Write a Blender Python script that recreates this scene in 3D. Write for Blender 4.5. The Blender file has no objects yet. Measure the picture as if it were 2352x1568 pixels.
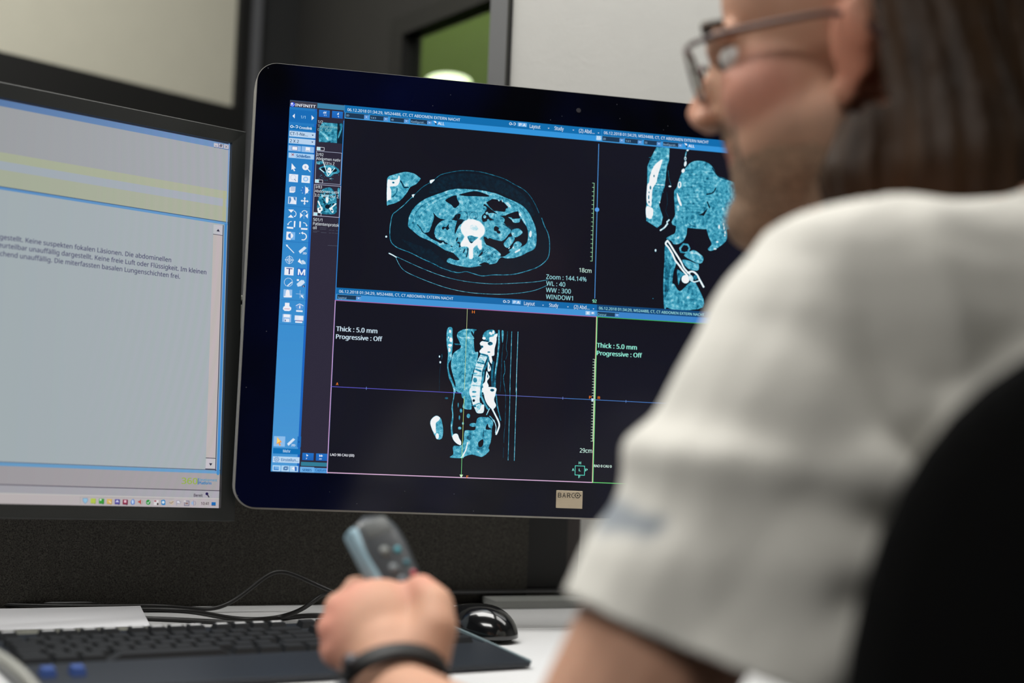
import bpy, bmesh, math, random
import numpy as np
from mathutils import Vector, Matrix, noise

# ------------------------------------------------------------------ camera, world, lights, exposure
sc = bpy.context.scene
COL = sc.collection
F_PX, CX, CY = 3267.0, 1176.0, 784.0
TH, RHO = math.radians(2.9), math.radians(2.3)
CAM = np.array([0.0, 0.0, 0.98])
c_f = np.array([0, math.cos(TH), math.sin(TH)])
c_u0 = np.array([0, -math.sin(TH), math.cos(TH)])
c_r = math.cos(RHO) * np.array([1.0, 0, 0]) + math.sin(RHO) * c_u0
c_u = -math.sin(RHO) * np.array([1.0, 0, 0]) + math.cos(RHO) * c_u0

cam_data = bpy.data.cameras.new('camera')
cam_data.sensor_width = 36.0
cam_data.lens = 36.0 * F_PX / 2352.0
cam_data.clip_start = 0.05
cam_data.dof.use_dof = True
cam_data.dof.focus_distance = 1.58
cam_data.dof.aperture_fstop = 2.1
cam = bpy.data.objects.new('camera', cam_data)
COL.objects.link(cam)
m = Matrix(((c_r[0], c_u[0], -c_f[0], CAM[0]), (c_r[1], c_u[1], -c_f[1], CAM[1]), (c_r[2], c_u[2], -c_f[2], CAM[2]), (0, 0, 0, 1)))
cam.matrix_world = m
sc.camera = cam

world = bpy.data.worlds.new('world')
sc.world = world
world.use_nodes = True
world.node_tree.nodes['Background'].inputs[0].default_value = (0.92, 0.95, 1.0, 1)
world.node_tree.nodes['Background'].inputs[1].default_value = 0.05

def area(name, loc, target, size, power, color=(1, 1, 1), size_y=None):
    d = bpy.data.lights.new(name, 'AREA')
    d.energy = power
    d.color = color
    d.size = size
    if size_y:
        d.shape = 'RECTANGLE'
        d.size_y = size_y
    o = bpy.data.objects.new(name, d)
    COL.objects.link(o)
    o.location = loc
    dv = Vector(target) - Vector(loc)
    o.rotation_euler = dv.to_track_quat('-Z', 'Y').to_euler()
    return o

area('ceiling_lamp_front', (-0.35, 1.42, 2.52), (-0.35, 1.42, 0), 1.2, 27, (1.0, 0.985, 0.95), 0.6)
area('ceiling_lamp_back', (1.1, 1.5, 2.52), (1.1, 1.5, 0), 1.2, 13, (1.0, 0.985, 0.95), 0.6)
area('fill_light_far', (-1.0, 1.75, 2.52), (-1.0, 1.75, 0), 1.2, 17, (1.0, 0.985, 0.95), 0.6)  # added fill light to brighten the cream panel at the left
area('fill_light_rear', (-0.9, -0.5, 2.52), (-0.9, -0.5, 0), 1.2, 31, (1.0, 0.985, 0.95), 0.6)  # added fill light behind the camera, lifts surfaces that face it
sc.view_settings.view_transform = 'Standard'
sc.view_settings.look = 'None'
sc.view_settings.exposure = 0.0
sc.view_settings.gamma = 1.0
sc.view_settings.use_curve_mapping = False
sc.cycles.max_bounces = 8
sc.cycles.sample_clamp_indirect = 4.0
sc.cycles.caustics_reflective = False
sc.cycles.caustics_refractive = False

# ------------------------------------------------------------------ helpers
def P(x, y, d):
    """world point seen at pixel x, y at depth d"""
    return CAM + d * (c_f + (x - CX) / F_PX * c_r - (y - CY) / F_PX * c_u)

def V(a):
    return Vector([float(k) for k in a])

def lin(c):
    return tuple(((k / 255.0 + 0.055) / 1.055) ** 2.4 if k / 255.0 > 0.04045 else k / 255.0 / 12.92 for k in c)

MATS = {}
def mat(name, rgb, rough=0.5, metal=0.0, spec=0.5, noise_amt=0.0, noise_scale=20.0, bump=0.0, bump_scale=200.0, emit=None, emit_s=1.0, attr=None, coat=0.0, alpha=1.0, sss=0.0, stretch=None, sheen=0.0):
    if name in MATS:
        return MATS[name]
    M = bpy.data.materials.new(name)
    M.use_nodes = True
    nt = M.node_tree
    b = nt.nodes['Principled BSDF']
    col = (*lin(rgb), 1)
    b.inputs['Base Color'].default_value = col
    b.inputs['Roughness'].default_value = rough
    b.inputs['Metallic'].default_value = metal
    b.inputs['Specular IOR Level'].default_value = spec
    b.inputs['Coat Weight'].default_value = coat
    b.inputs['Sheen Weight'].default_value = sheen
    if sss:
        b.inputs['Subsurface Weight'].default_value = sss
        b.inputs['Subsurface Radius'].default_value = (0.012, 0.005, 0.003)
        b.inputs['Subsurface Scale'].default_value = 0.5
    tc = nt.nodes.new('ShaderNodeTexCoord')
    vec = tc.outputs['Object']
    if stretch:
        mp = nt.nodes.new('ShaderNodeMapping')
        mp.inputs['Scale'].default_value = stretch
        nt.links.new(vec, mp.inputs['Vector'])
        vec = mp.outputs['Vector']
    src = None
    if attr:
        a = nt.nodes.new('ShaderNodeAttribute')
        a.attribute_name = attr
        src = a.outputs['Color']
        nt.links.new(src, b.inputs['Base Color'])
    if noise_amt:
        n = nt.nodes.new('ShaderNodeTexNoise')
        n.inputs['Scale'].default_value = noise_scale
        n.inputs['Detail'].default_value = 6
        nt.links.new(vec, n.inputs['Vector'])
        r = nt.nodes.new('ShaderNodeMapRange')
        r.inputs['From Min'].default_value = 0.25
        r.inputs['From Max'].default_value = 0.75
        r.inputs['To Min'].default_value = 1 - noise_amt
        r.inputs['To Max'].default_value = 1 + noise_amt
        nt.links.new(n.outputs['Fac'], r.inputs['Value'])
        mx = nt.nodes.new('ShaderNodeMix')
        mx.data_type = 'RGBA'
        mx.blend_type = 'MULTIPLY'
        mx.inputs['Factor'].default_value = 1
        mx.inputs[6].default_value = col
        if src:
            nt.links.new(src, mx.inputs[6])
        nt.links.new(r.outputs['Result'], mx.inputs[7])
        nt.links.new(mx.outputs[2], b.inputs['Base Color'])
    if bump:
        n2 = nt.nodes.new('ShaderNodeTexNoise')
        n2.inputs['Scale'].default_value = bump_scale
        n2.inputs['Detail'].default_value = 4
        nt.links.new(vec, n2.inputs['Vector'])
        bp = nt.nodes.new('ShaderNodeBump')
        bp.inputs['Strength'].default_value = bump
        bp.inputs['Distance'].default_value = 0.002
        nt.links.new(n2.outputs['Fac'], bp.inputs['Height'])
        nt.links.new(bp.outputs['Normal'], b.inputs['Normal'])
    if emit:
        b.inputs['Emission Color'].default_value = (*lin(emit), 1)
        b.inputs['Emission Strength'].default_value = emit_s
    if alpha < 1:
        b.inputs['Alpha'].default_value = alpha
    MATS[name] = M
    return M

def obj(name, data, material=None, parent=None, smooth=False, label=None):
    if isinstance(data, bmesh.types.BMesh):
        me = bpy.data.meshes.new(name)
        bmesh.ops.recalc_face_normals(data, faces=data.faces)
        data.to_mesh(me)
        data.free()
    else:
        me = data
    o = bpy.data.objects.new(name, me)
    COL.objects.link(o)
    if material:
        me.materials.clear()
        me.materials.append(material)
    if smooth:
        for p in me.polygons:
            p.use_smooth = True
    if parent is not None:
        o.parent = parent
    if label:
        o['label'] = label
    return o

def thing(name, label, cat, loc=(0, 0, 0), group=None):
    o = bpy.data.objects.new(name, None)
    COL.objects.link(o)
    o.empty_display_size = 0.05
    o.location = loc
    o['label'] = label
    o['category'] = cat
    if group:
        o['group'] = group
    return o

def tag(o, label, cat, group=None, kind=None):
    o['label'] = label
    o['category'] = cat
    if group:
        o['group'] = group
    if kind:
        o['kind'] = kind
    return o

def struct(o):
    o['kind'] = 'structure'
    return o

def frame_matrix(origin, ax, ay, az):
    return Matrix(((ax[0], ay[0], az[0], origin[0]), (ax[1], ay[1], az[1], origin[1]), (ax[2], ay[2], az[2], origin[2]), (0, 0, 0, 1)))

def box(bm, x0, x1, y0, y1, z0, z1, bevel=0.0, seg=2, M=None):
    vs = [bm.verts.new((x, y, z)) for x in (x0, x1) for y in (y0, y1) for z in (z0, z1)]
    fs = [(0, 1, 3, 2), (4, 6, 7, 5), (0, 4, 5, 1), (2, 3, 7, 6), (0, 2, 6, 4), (1, 5, 7, 3)]
    faces = [bm.faces.new([vs[i] for i in f]) for f in fs]
    if bevel:
        es = list({e for f in faces for e in f.edges})
        r = bmesh.ops.bevel(bm, geom=es, offset=bevel, segments=seg, profile=0.5, affect='EDGES')
        vs = list({v for f in r['faces'] for v in f.verts} | {v for v in vs if v.is_valid})
    if M is not None:
        for v in vs:
            if v.is_valid:
                v.co = M @ v.co
    return vs

def ellipsoid(bm, c, axes, n=(20, 12)):
    """axes: three world vectors (already scaled by radii)"""
    M = Matrix(((axes[0][0], axes[1][0], axes[2][0], c[0]), (axes[0][1], axes[1][1], axes[2][1], c[1]), (axes[0][2], axes[1][2], axes[2][2], c[2]), (0, 0, 0, 1)))
    bmesh.ops.create_uvsphere(bm, u_segments=n[0], v_segments=n[1], radius=1.0, matrix=M)

def ball(bm, c, r, n=(16, 10)):
    ellipsoid(bm, c, ((r, 0, 0), (0, r, 0), (0, 0, r)), n)

def capsule(bm, a, b, ra, rb, seg=16):
    a, b = V(a), V(b)
    d = (b - a)
    L = d.length
    ball(bm, a, ra)
    ball(bm, b, rb)
    if L < 1e-6:
        return
    q = d.to_track_quat('Z', 'Y').to_matrix().to_4x4()
    M = Matrix.Translation((a + b) / 2) @ q
    bmesh.ops.create_cone(bm, cap_ends=True, segments=seg, radius1=ra, radius2=rb, depth=L, matrix=M)

def chain(bm, pts, rs):
    for i in range(len(pts) - 1):
        capsule(bm, pts[i], pts[i + 1], rs[i], rs[i + 1])

def tube(name, pts, r, material, parent=None, res=6, bres=3):
    cu = bpy.data.curves.new(name, 'CURVE')
    cu.dimensions = '3D'
    cu.bevel_depth = r
    cu.bevel_resolution = bres
    cu.use_fill_caps = True
    sp = cu.splines.new('NURBS')
    sp.points.add(len(pts) - 1)
    for i, p in enumerate(pts):
        sp.points[i].co = (float(p[0]), float(p[1]), float(p[2]), 1)
    sp.order_u = 4
    sp.use_endpoint_u = True
    sp.resolution_u = res
    t = bpy.data.objects.new('tmp', cu)
    COL.objects.link(t)
    dg = bpy.context.evaluated_depsgraph_get()
    me = bpy.data.meshes.new_from_object(t.evaluated_get(dg))
    bpy.data.objects.remove(t)
    me.name = name
    return obj(name, me, material, parent, smooth=True)

def remeshed(bm, voxel, smooth_it=4, name='m'):
    me = bpy.data.meshes.new(name)
    bm.to_mesh(me)
    bm.free()
    o = bpy.data.objects.new(name, me)
    COL.objects.link(o)
    md = o.modifiers.new('r', 'REMESH')
    md.mode = 'VOXEL'
    md.voxel_size = voxel
    if smooth_it:
        ms = o.modifiers.new('s', 'SMOOTH')
        ms.factor = 0.5
        ms.iterations = smooth_it
    dg = bpy.context.evaluated_depsgraph_get()
    out = bpy.data.meshes.new_from_object(o.evaluated_get(dg))
    bpy.data.objects.remove(o)
    return out

def get_co(me):
    a = np.empty(len(me.vertices) * 3, np.float32)
    me.vertices.foreach_get('co', a)
    return a.reshape(-1, 3)

def set_co(me, a):
    me.vertices.foreach_set('co', a.astype(np.float32).ravel())
    me.update()

def get_no(me):
    a = np.empty(len(me.vertices) * 3, np.float32)
    me.vertices.foreach_get('normal', a)
    return a.reshape(-1, 3)

def color_attr(me, name, rgb):
    """rgb: (n,3) linear"""
    at = me.color_attributes.new(name, 'FLOAT_COLOR', 'POINT')
    full = np.ones((len(rgb), 4), np.float32)
    full[:, :3] = rgb
    at.data.foreach_set('color', full.ravel())

def rounded_rect(w, h, r, n=10):
    pts = []
    for cx, cy, a0 in ((w - r, h - r, 0), (r, h - r, 90), (r, r, 180), (w - r, r, 270)):
        for i in range(n + 1):
            a = math.radians(a0 + 90 * i / n)
            pts.append((cx + r * math.cos(a), cy + r * math.sin(a)))
    return pts

def prism(bm, pts, y0, y1, inset=0.0, M=None):
    """outline in local x,z extruded between y0 (front) and y1 (back)"""
    f = [bm.verts.new((p[0], y0, p[1])) for p in pts]
    b = [bm.verts.new((p[0], y1, p[1])) for p in pts]
    n = len(pts)
    ff = bm.faces.new(f)
    bm.faces.new(b[::-1])
    for i in range(n):
        bm.faces.new((f[i], f[(i + 1) % n], b[(i + 1) % n], b[i]))
    if inset:
        bmesh.ops.bevel(bm, geom=list(ff.edges), offset=inset, segments=2, profile=0.5, affect='EDGES')
    if M is not None:
        bmesh.ops.transform(bm, matrix=M, verts=bm.verts)

# ------------------------------------------------------------------ materials
m_white_wall = mat('white_wall_paint', (214, 213, 208), 0.8, noise_amt=0.02, bump=0.15)
m_dark_wall = mat('charcoal_wall_paint', (40, 41, 41), 0.75, noise_amt=0.05)
m_dark_wall2 = mat('dark_grey_wall_paint', (37, 36, 33), 0.75, noise_amt=0.05)
m_ceiling = mat('ceiling_paint', (200, 200, 198), 0.9, noise_amt=0.02)
m_carpet = mat('grey_carpet', (70, 72, 76), 0.95, noise_amt=0.25, noise_scale=300, bump=0.6, bump_scale=500)
m_black_frame = mat('black_frame', (24, 24, 23), 0.5, noise_amt=0.04)
m_cream = mat('cream_panel', (196, 193, 176), 0.6, noise_amt=0.02)
m_grey_post = mat('grey_metal_post', (104, 105, 108), 0.5, metal=0.1)
m_green = mat('green_wall_paint', (120, 150, 60), 0.8, noise_amt=0.03)
m_desk = mat('white_desk_laminate', (226, 226, 226), 0.35, noise_amt=0.015, noise_scale=8)
m_rail = mat('grey_desk_rail', (150, 152, 148), 0.45, metal=0.2)
m_black_plastic = mat('black_plastic', (30, 31, 31), 0.42, noise_amt=0.06, bump=0.1, bump_scale=900)
m_satin_black = mat('satin_black', (22, 22, 22), 0.5, noise_amt=0.05)
m_glossy_black = mat('glossy_black', (14, 15, 17), 0.14, spec=0.6, coat=0.4)
m_grey_bezel = mat('dark_grey_bezel', (38, 40, 39), 0.42, noise_amt=0.05)
m_silver = mat('silver_rim', (190, 188, 182), 0.35, metal=0.5)
m_cable = mat('black_cable', (26, 25, 24), 0.45)
m_paper = mat('white_paper', (215, 215, 218), 0.7, noise_amt=0.01)
m_paper_edge = mat('paper_edge', (150, 150, 140), 0.8, noise_amt=0.1, noise_scale=300)
m_steel = mat('brushed_steel', (150, 150, 152), 0.3, metal=0.9)
m_badge = mat('badge_plate', (205, 190, 165), 0.35, metal=0.25, noise_amt=0.04, stretch=(1, 1, 60))
m_badge_ink = mat('badge_ink', (30, 32, 30), 0.5)
m_key = mat('black_key', (29, 31, 34), 0.45, noise_amt=0.08)
m_key_print = mat('key_print', (205, 205, 205), 0.6)
m_key_blue = mat('blue_key', (52, 78, 140), 0.45)
m_palm = mat('palm_rest', (30, 35, 42), 0.4, noise_amt=0.05)
m_shirt_a = mat('shirt_cotton', (224, 223, 218), 0.85, attr='tint', noise_amt=0.015, noise_scale=60, bump=0.2, bump_scale=900, sheen=0.1)
m_skin = mat('skin', (210, 160, 135), 0.62, spec=0.35, attr='tint', sss=0.15, noise_amt=0.04, noise_scale=60, bump=0.15, bump_scale=400)
m_hair = mat('brown_hair', (60, 42, 26), 0.55, spec=0.3, noise_amt=0.45, noise_scale=60, stretch=(1, 1, 0.12), bump=0.8, bump_scale=90)
m_strand = mat('brown_hair_strand', (70, 52, 36), 0.6, spec=0.3)
m_trouser = mat('white_trouser_cotton', (205, 206, 205), 0.85, noise_amt=0.03, bump=0.2)
m_shoe = mat('shoe_leather', (60, 58, 55), 0.5)
m_chair_fab = mat('black_chair_mesh', (9, 9, 9), 0.9, spec=0.2, noise_amt=0.15, noise_scale=500, bump=0.4, bump_scale=900)
m_glasses = mat('brown_spectacle_frame', (74, 44, 38), 0.35)
m_eye = mat('eye_white', (225, 220, 215), 0.2)
m_iris = mat('iris_brown', (60, 40, 25), 0.2)

# woven fabric of the partition
def fabric_material():
    M = bpy.data.materials.new('charcoal_partition_fabric')
    M.use_nodes = True
    nt = M.node_tree
    b = nt.nodes['Principled BSDF']
    b.inputs['Roughness'].default_value = 0.95
    b.inputs['Specular IOR Level'].default_value = 0.15
    tc = nt.nodes.new('ShaderNodeTexCoord')
    outs = []
    for s in ((480, 150, 1500), (1500, 150, 480)):
        mp = nt.nodes.new('ShaderNodeMapping')
        mp.inputs['Scale'].default_value = s
        nt.links.new(tc.outputs['Object'], mp.inputs['Vector'])
        n = nt.nodes.new('ShaderNodeTexNoise')
        n.inputs['Scale'].default_value = 1.0
        n.inputs['Detail'].default_value = 3
        nt.links.new(mp.outputs['Vector'], n.inputs['Vector'])
        outs.append(n.outputs['Fac'])
    a = nt.nodes.new('ShaderNodeMath')
    a.operation = 'MAXIMUM'
    nt.links.new(outs[0], a.inputs[0])
    nt.links.new(outs[1], a.inputs[1])
    cr = nt.nodes.new('ShaderNodeValToRGB')
    cr.color_ramp.elements[0].position = 0.42
    cr.color_ramp.elements[0].color = (*lin((40, 39, 36)), 1)
    cr.color_ramp.elements[1].position = 0.75
    cr.color_ramp.elements[1].color = (*lin((100, 97, 91)), 1)
    nt.links.new(a.outputs[0], cr.inputs['Fac'])
    nt.links.new(cr.outputs['Color'], b.inputs['Base Color'])
    bp = nt.nodes.new('ShaderNodeBump')
    bp.inputs['Strength'].default_value = 0.5
    bp.inputs['Distance'].default_value = 0.001
    nt.links.new(a.outputs[0], bp.inputs['Height'])
    nt.links.new(bp.outputs['Normal'], b.inputs['Normal'])
    return M
m_fabric = fabric_material()

def glass_bezel_material():
    M = bpy.data.materials.new('black_bezel_glass')
    M.use_nodes = True
    nt = M.node_tree
    b = nt.nodes['Principled BSDF']
    b.inputs['Roughness'].default_value = 0.12
    b.inputs['Specular IOR Level'].default_value = 0.35
    tc = nt.nodes.new('ShaderNodeTexCoord')
    n = nt.nodes.new('ShaderNodeTexNoise')
    n.inputs['Scale'].default_value = 7
    n.inputs['Detail'].default_value = 2
    nt.links.new(tc.outputs['Object'], n.inputs['Vector'])
    cr = nt.nodes.new('ShaderNodeValToRGB')
    cr.color_ramp.elements[0].position = 0.35
    cr.color_ramp.elements[0].color = (*lin((4, 5, 12)), 1)
    cr.color_ramp.elements[1].position = 0.75
    cr.color_ramp.elements[1].color = (*lin((6, 12, 48)), 1)
    nt.links.new(n.outputs['Fac'], cr.inputs['Fac'])
    # dust specks on the glass
    v = nt.nodes.new('ShaderNodeTexVoronoi')
    v.inputs['Scale'].default_value = 70
    nt.links.new(tc.outputs['Object'], v.inputs['Vector'])
    lt = nt.nodes.new('ShaderNodeMath')
    lt.operation = 'LESS_THAN'
    lt.inputs[1].default_value = 0.035
    nt.links.new(v.outputs['Distance'], lt.inputs[0])
    mx = nt.nodes.new('ShaderNodeMix')
    mx.data_type = 'RGBA'
    nt.links.new(lt.outputs[0], mx.inputs['Factor'])
    nt.links.new(cr.outputs['Color'], mx.inputs[6])
    mx.inputs[7].default_value = (*lin((90, 92, 100)), 1)
    nt.links.new(mx.outputs[2], b.inputs['Base Color'])
    return M
m_glass_bezel = glass_bezel_material()

# ------------------------------------------------------------------ room
def wall_box(name, origin, ax, length, thick, z0, z1, material, x0=0.0, back=True):
    """a slab standing on the line origin + t*ax, its front face on the line, thickness going away from the camera"""
    ax = Vector((ax[0], ax[1], 0)).normalized()
    ay = Vector((-ax[1], ax[0], 0))
    M = frame_matrix((origin[0], origin[1], 0), ax, ay, (0, 0, 1))
    bm = bmesh.new()
    box(bm, x0, length, 0.0, thick, z0, z1, 0, 1, M)
    return obj(name, bm, material), M

def plain_box(name, x0, x1, y0, y1, z0, z1, material):
    bm = bmesh.new(); box(bm, x0, x1, y0, y1, z0, z1)
    return struct(obj(name, bm, material))

plain_box('floor', -2.4, 3.2, -2.0, 4.4, -0.1, 0.0, m_carpet)
plain_box('ceiling', -2.4, 3.2, -2.0, 4.4, 2.6, 2.7, m_ceiling)
plain_box('wall_behind', -2.4, 3.2, -2.1, -2.0, 0, 2.6, mat('mid_grey_wall_paint', (58, 58, 60), 0.8, noise_amt=0.03))
plain_box('wall_far', -2.4, 3.2, 4.4, 4.5, 0, 2.6, m_dark_wall)
plain_box('wall_side', -2.5, -2.4, -2.0, 4.4, 0, 2.6, m_dark_wall)
plain_box('wall_side', 3.2, 3.3, -2.0, 4.4, 0, 2.6, m_white_wall)
# white wall on the right, grey post at its end
ww = P(1161, 400, 1.86)
o, _ = wall_box('wall_right', (ww[0], ww[1]), (0.94, 0.342), 3.0, 0.076, 0, 2.6, m_white_wall)
struct(o)
Mr_ = frame_matrix((ww[0], ww[1], 0), Vector((0.94, 0.342, 0)).normalized(), Vector((-0.342, 0.94, 0)).normalized(), (0, 0, 1))
bm = bmesh.new(); box(bm, -0.004, -0.0002, 0.004, 0.078, 0, 2.6, 0, 1, Mr_)
struct(obj('trim_1', bm, m_grey_post))
bm = bmesh.new(); box(bm, -0.005, -0.0002, -0.004, 0.0035, 0, 2.6, 0, 1, Mr_)
struct(obj('trim_2', bm, m_black_frame))
# dark corner: wall with the internal window, and the left wall with the framed panel
corner = (-0.48, 2.98)
e2 = Vector((0.56, -0.83, 0)).normalized()
n2 = Vector((-e2[1], e2[0], 0))
Mw = frame_matrix((corner[0], corner[1], 0), e2, n2, (0, 0, 1))
bm = bmesh.new()
X0, X1, ZT, ZB = 0.442, 1.00, 1.690, 0.95
box(bm, -0.35, X0, 0, 0.03, 0, 2.6)
box(bm, X0, X1, 0, 0.03, ZT, 2.6)
box(bm, X0, X1, 0, 0.03, 0, ZB)
box(bm, X1, 1.12, 0, 0.08, 0, 2.6)
bmesh.ops.transform(bm, matrix=Mw, verts=bm.verts)
struct(obj('wall_back', bm, m_dark_wall2))
bm = bmesh.new()
fw = 0.034
box(bm, X0 - 0.012, X0 + fw, -0.012, 0.03, ZB, ZT + 0.012)
box(bm, X1 - fw, X1 + 0.012, -0.012, 0.03, ZB, ZT + 0.012)
box(bm, X0 + fw, X1 - fw, -0.012, 0.03, ZT - fw * 0.7, ZT + 0.012)
box(bm, X0 + fw, X1 - fw, -0.012, 0.03, ZB, ZB + fw)
bmesh.ops.transform(bm, matrix=Mw, verts=bm.verts)
win = struct(obj('window_1', bm, m_black_frame))
M = bpy.data.materials.new('clear_pane')
M.use_nodes = True
nt = M.node_tree
nt.nodes.remove(nt.nodes['Principled BSDF'])
tr = nt.nodes.new('ShaderNodeBsdfTransparent'); gl = nt.nodes.new('ShaderNodeBsdfGlossy'); mxs = nt.nodes.new('ShaderNodeMixShader')
tr.inputs['Color'].default_value = (0.9, 0.93, 0.88, 1)
gl.inputs['Roughness'].default_value = 0.02
mxs.inputs[0].default_value = 0.05
nt.links.new(tr.outputs[0], mxs.inputs[1]); nt.links.new(gl.outputs[0], mxs.inputs[2]); nt.links.new(mxs.outputs[0], nt.nodes['Material Output'].inputs[0])
m_pane = M
bm = bmesh.new(); box(bm, X0 + fw - 0.004, X1 - fw + 0.004, 0.006, 0.010, ZB + fw - 0.004, ZT - fw * 0.7 + 0.004, 0, 1, Mw)
obj('window_pane', bm, m_pane, win)
bm = bmesh.new(); box(bm, -1.3, 0.9, 3.9, 3.97, 0, 2.6)
struct(obj('wall_green', bm, m_green))
area('side_room_fill', (-0.1, 3.3, 2.5), (-0.2, 3.6, 0.8), 0.5, 5.0, (1.0, 0.98, 0.9))  # added fill light for the green wall beyond the window
lp = P(1030, 196, 3.15)
lamp = thing('table_lamp', 'round glowing white lamp with a lime green rim seen through the internal window', 'lamp', V(lp))
bm = bmesh.new(); ellipsoid(bm, (0, 0, 0.006), ((0.050, 0, 0), (0, 0.050, 0), (0, 0, 0.017)))
obj('bulb', bm, mat('lamp_glow', (255, 255, 255), emit=(245, 255, 215), emit_s=2.6), lamp, True)
bm = bmesh.new()
for k in range(32):
    a0, a1 = 2 * math.pi * k / 32, 2 * math.pi * (k + 1) / 32
    q = [(0.060 * math.cos(a0), 0.060 * math.sin(a0), -0.020), (0.060 * math.cos(a1), 0.060 * math.sin(a1), -0.020), (0.054 * math.cos(a1), 0.054 * math.sin(a1), -0.004), (0.054 * math.cos(a0), 0.054 * math.sin(a0), -0.004)]
    bm.faces.new([bm.verts.new(p) for p in q])
bmesh.ops.remove_doubles(bm, verts=bm.verts, dist=1e-5)
obj('shade_halo', bm, mat('lime_shade_halo', (150, 220, 60), 0.4, emit=(150, 225, 50), emit_s=1.8), lamp, True)  # emissive shade ring, its glow stands for the green halo round the bulb
bm = bmesh.new(); bmesh.ops.create_cone(bm, cap_ends=True, segments=20, radius1=0.010, radius2=0.010, depth=lp[2] - 0.03, matrix=Matrix.Translation((0, 0, -(lp[2] + 0.01) / 2)))
obj('pole', bm, m_steel, lamp, True)
bm = bmesh.new(); bmesh.ops.create_cone(bm, cap_ends=True, segments=28, radius1=0.13, radius2=0.12, depth=0.02, matrix=Matrix.Translation((0, 0, -lp[2] + 0.01)))
obj('base', bm, m_steel, lamp, True)
lamp.name = 'floor_lamp'

e3 = Vector((0.65, 0.76, 0)).normalized()
n3 = Vector((-e3[1], e3[0], 0))
Ml = frame_matrix((corner[0], corner[1], 0), e3, n3, (0, 0, 1))
bm = bmesh.new(); box(bm, -2.2, 0.0, 0.0, 0.08, 0, 2.6, 0, 1, Ml)
struct(obj('wall_left', bm, m_dark_wall))
t_in = -0.173
pan = thing('notice_panel', 'blank cream panel set in a wide black frame on the left wall', 'panel', tuple(Ml @ Vector((-0.8, -0.01, 1.57))))
inv = Matrix.Translation(-pan.location)
bm = bmesh.new(); box(bm, -1.6, t_in, -0.014, 0.0, 1.572, 2.35, 0.001, 1, inv @ Ml)
obj('board', bm, m_cream, pan, label='plain cream board')
bm = bmesh.new()
box(bm, t_in, t_in + 0.030, -0.024, 0.0, 1.44, 2.38); box(bm, -1.63, t_in, -0.024, 0.0, 1.44, 1.572); box(bm, -1.63, t_in, -0.024, 0.0, 2.35, 2.38); box(bm, -1.66, -1.63, -0.024, 0.0, 1.44, 2.38)
bmesh.ops.transform(bm, matrix=inv @ Ml, verts=bm.verts)
obj('frame', bm, m_black_frame, pan)
bm = bmesh.new(); box(bm, -0.141, -0.112, -0.02, 0.0, 0, 2.6, 0.002, 1, Ml)
struct(obj('trim_3', bm, m_grey_post))
# ------------------------------------------------------------------ the two screens: a small drawing kit
def rotvec(a):
    a = np.array(a, float)
    t = np.linalg.norm(a)
    k = a / t
    K = np.array([[0, -k[2], k[1]], [k[2], 0, -k[0]], [-k[1], k[0], 0]])
    return np.eye(3) + math.sin(t) * K + (1 - math.cos(t)) * K @ K

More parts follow.
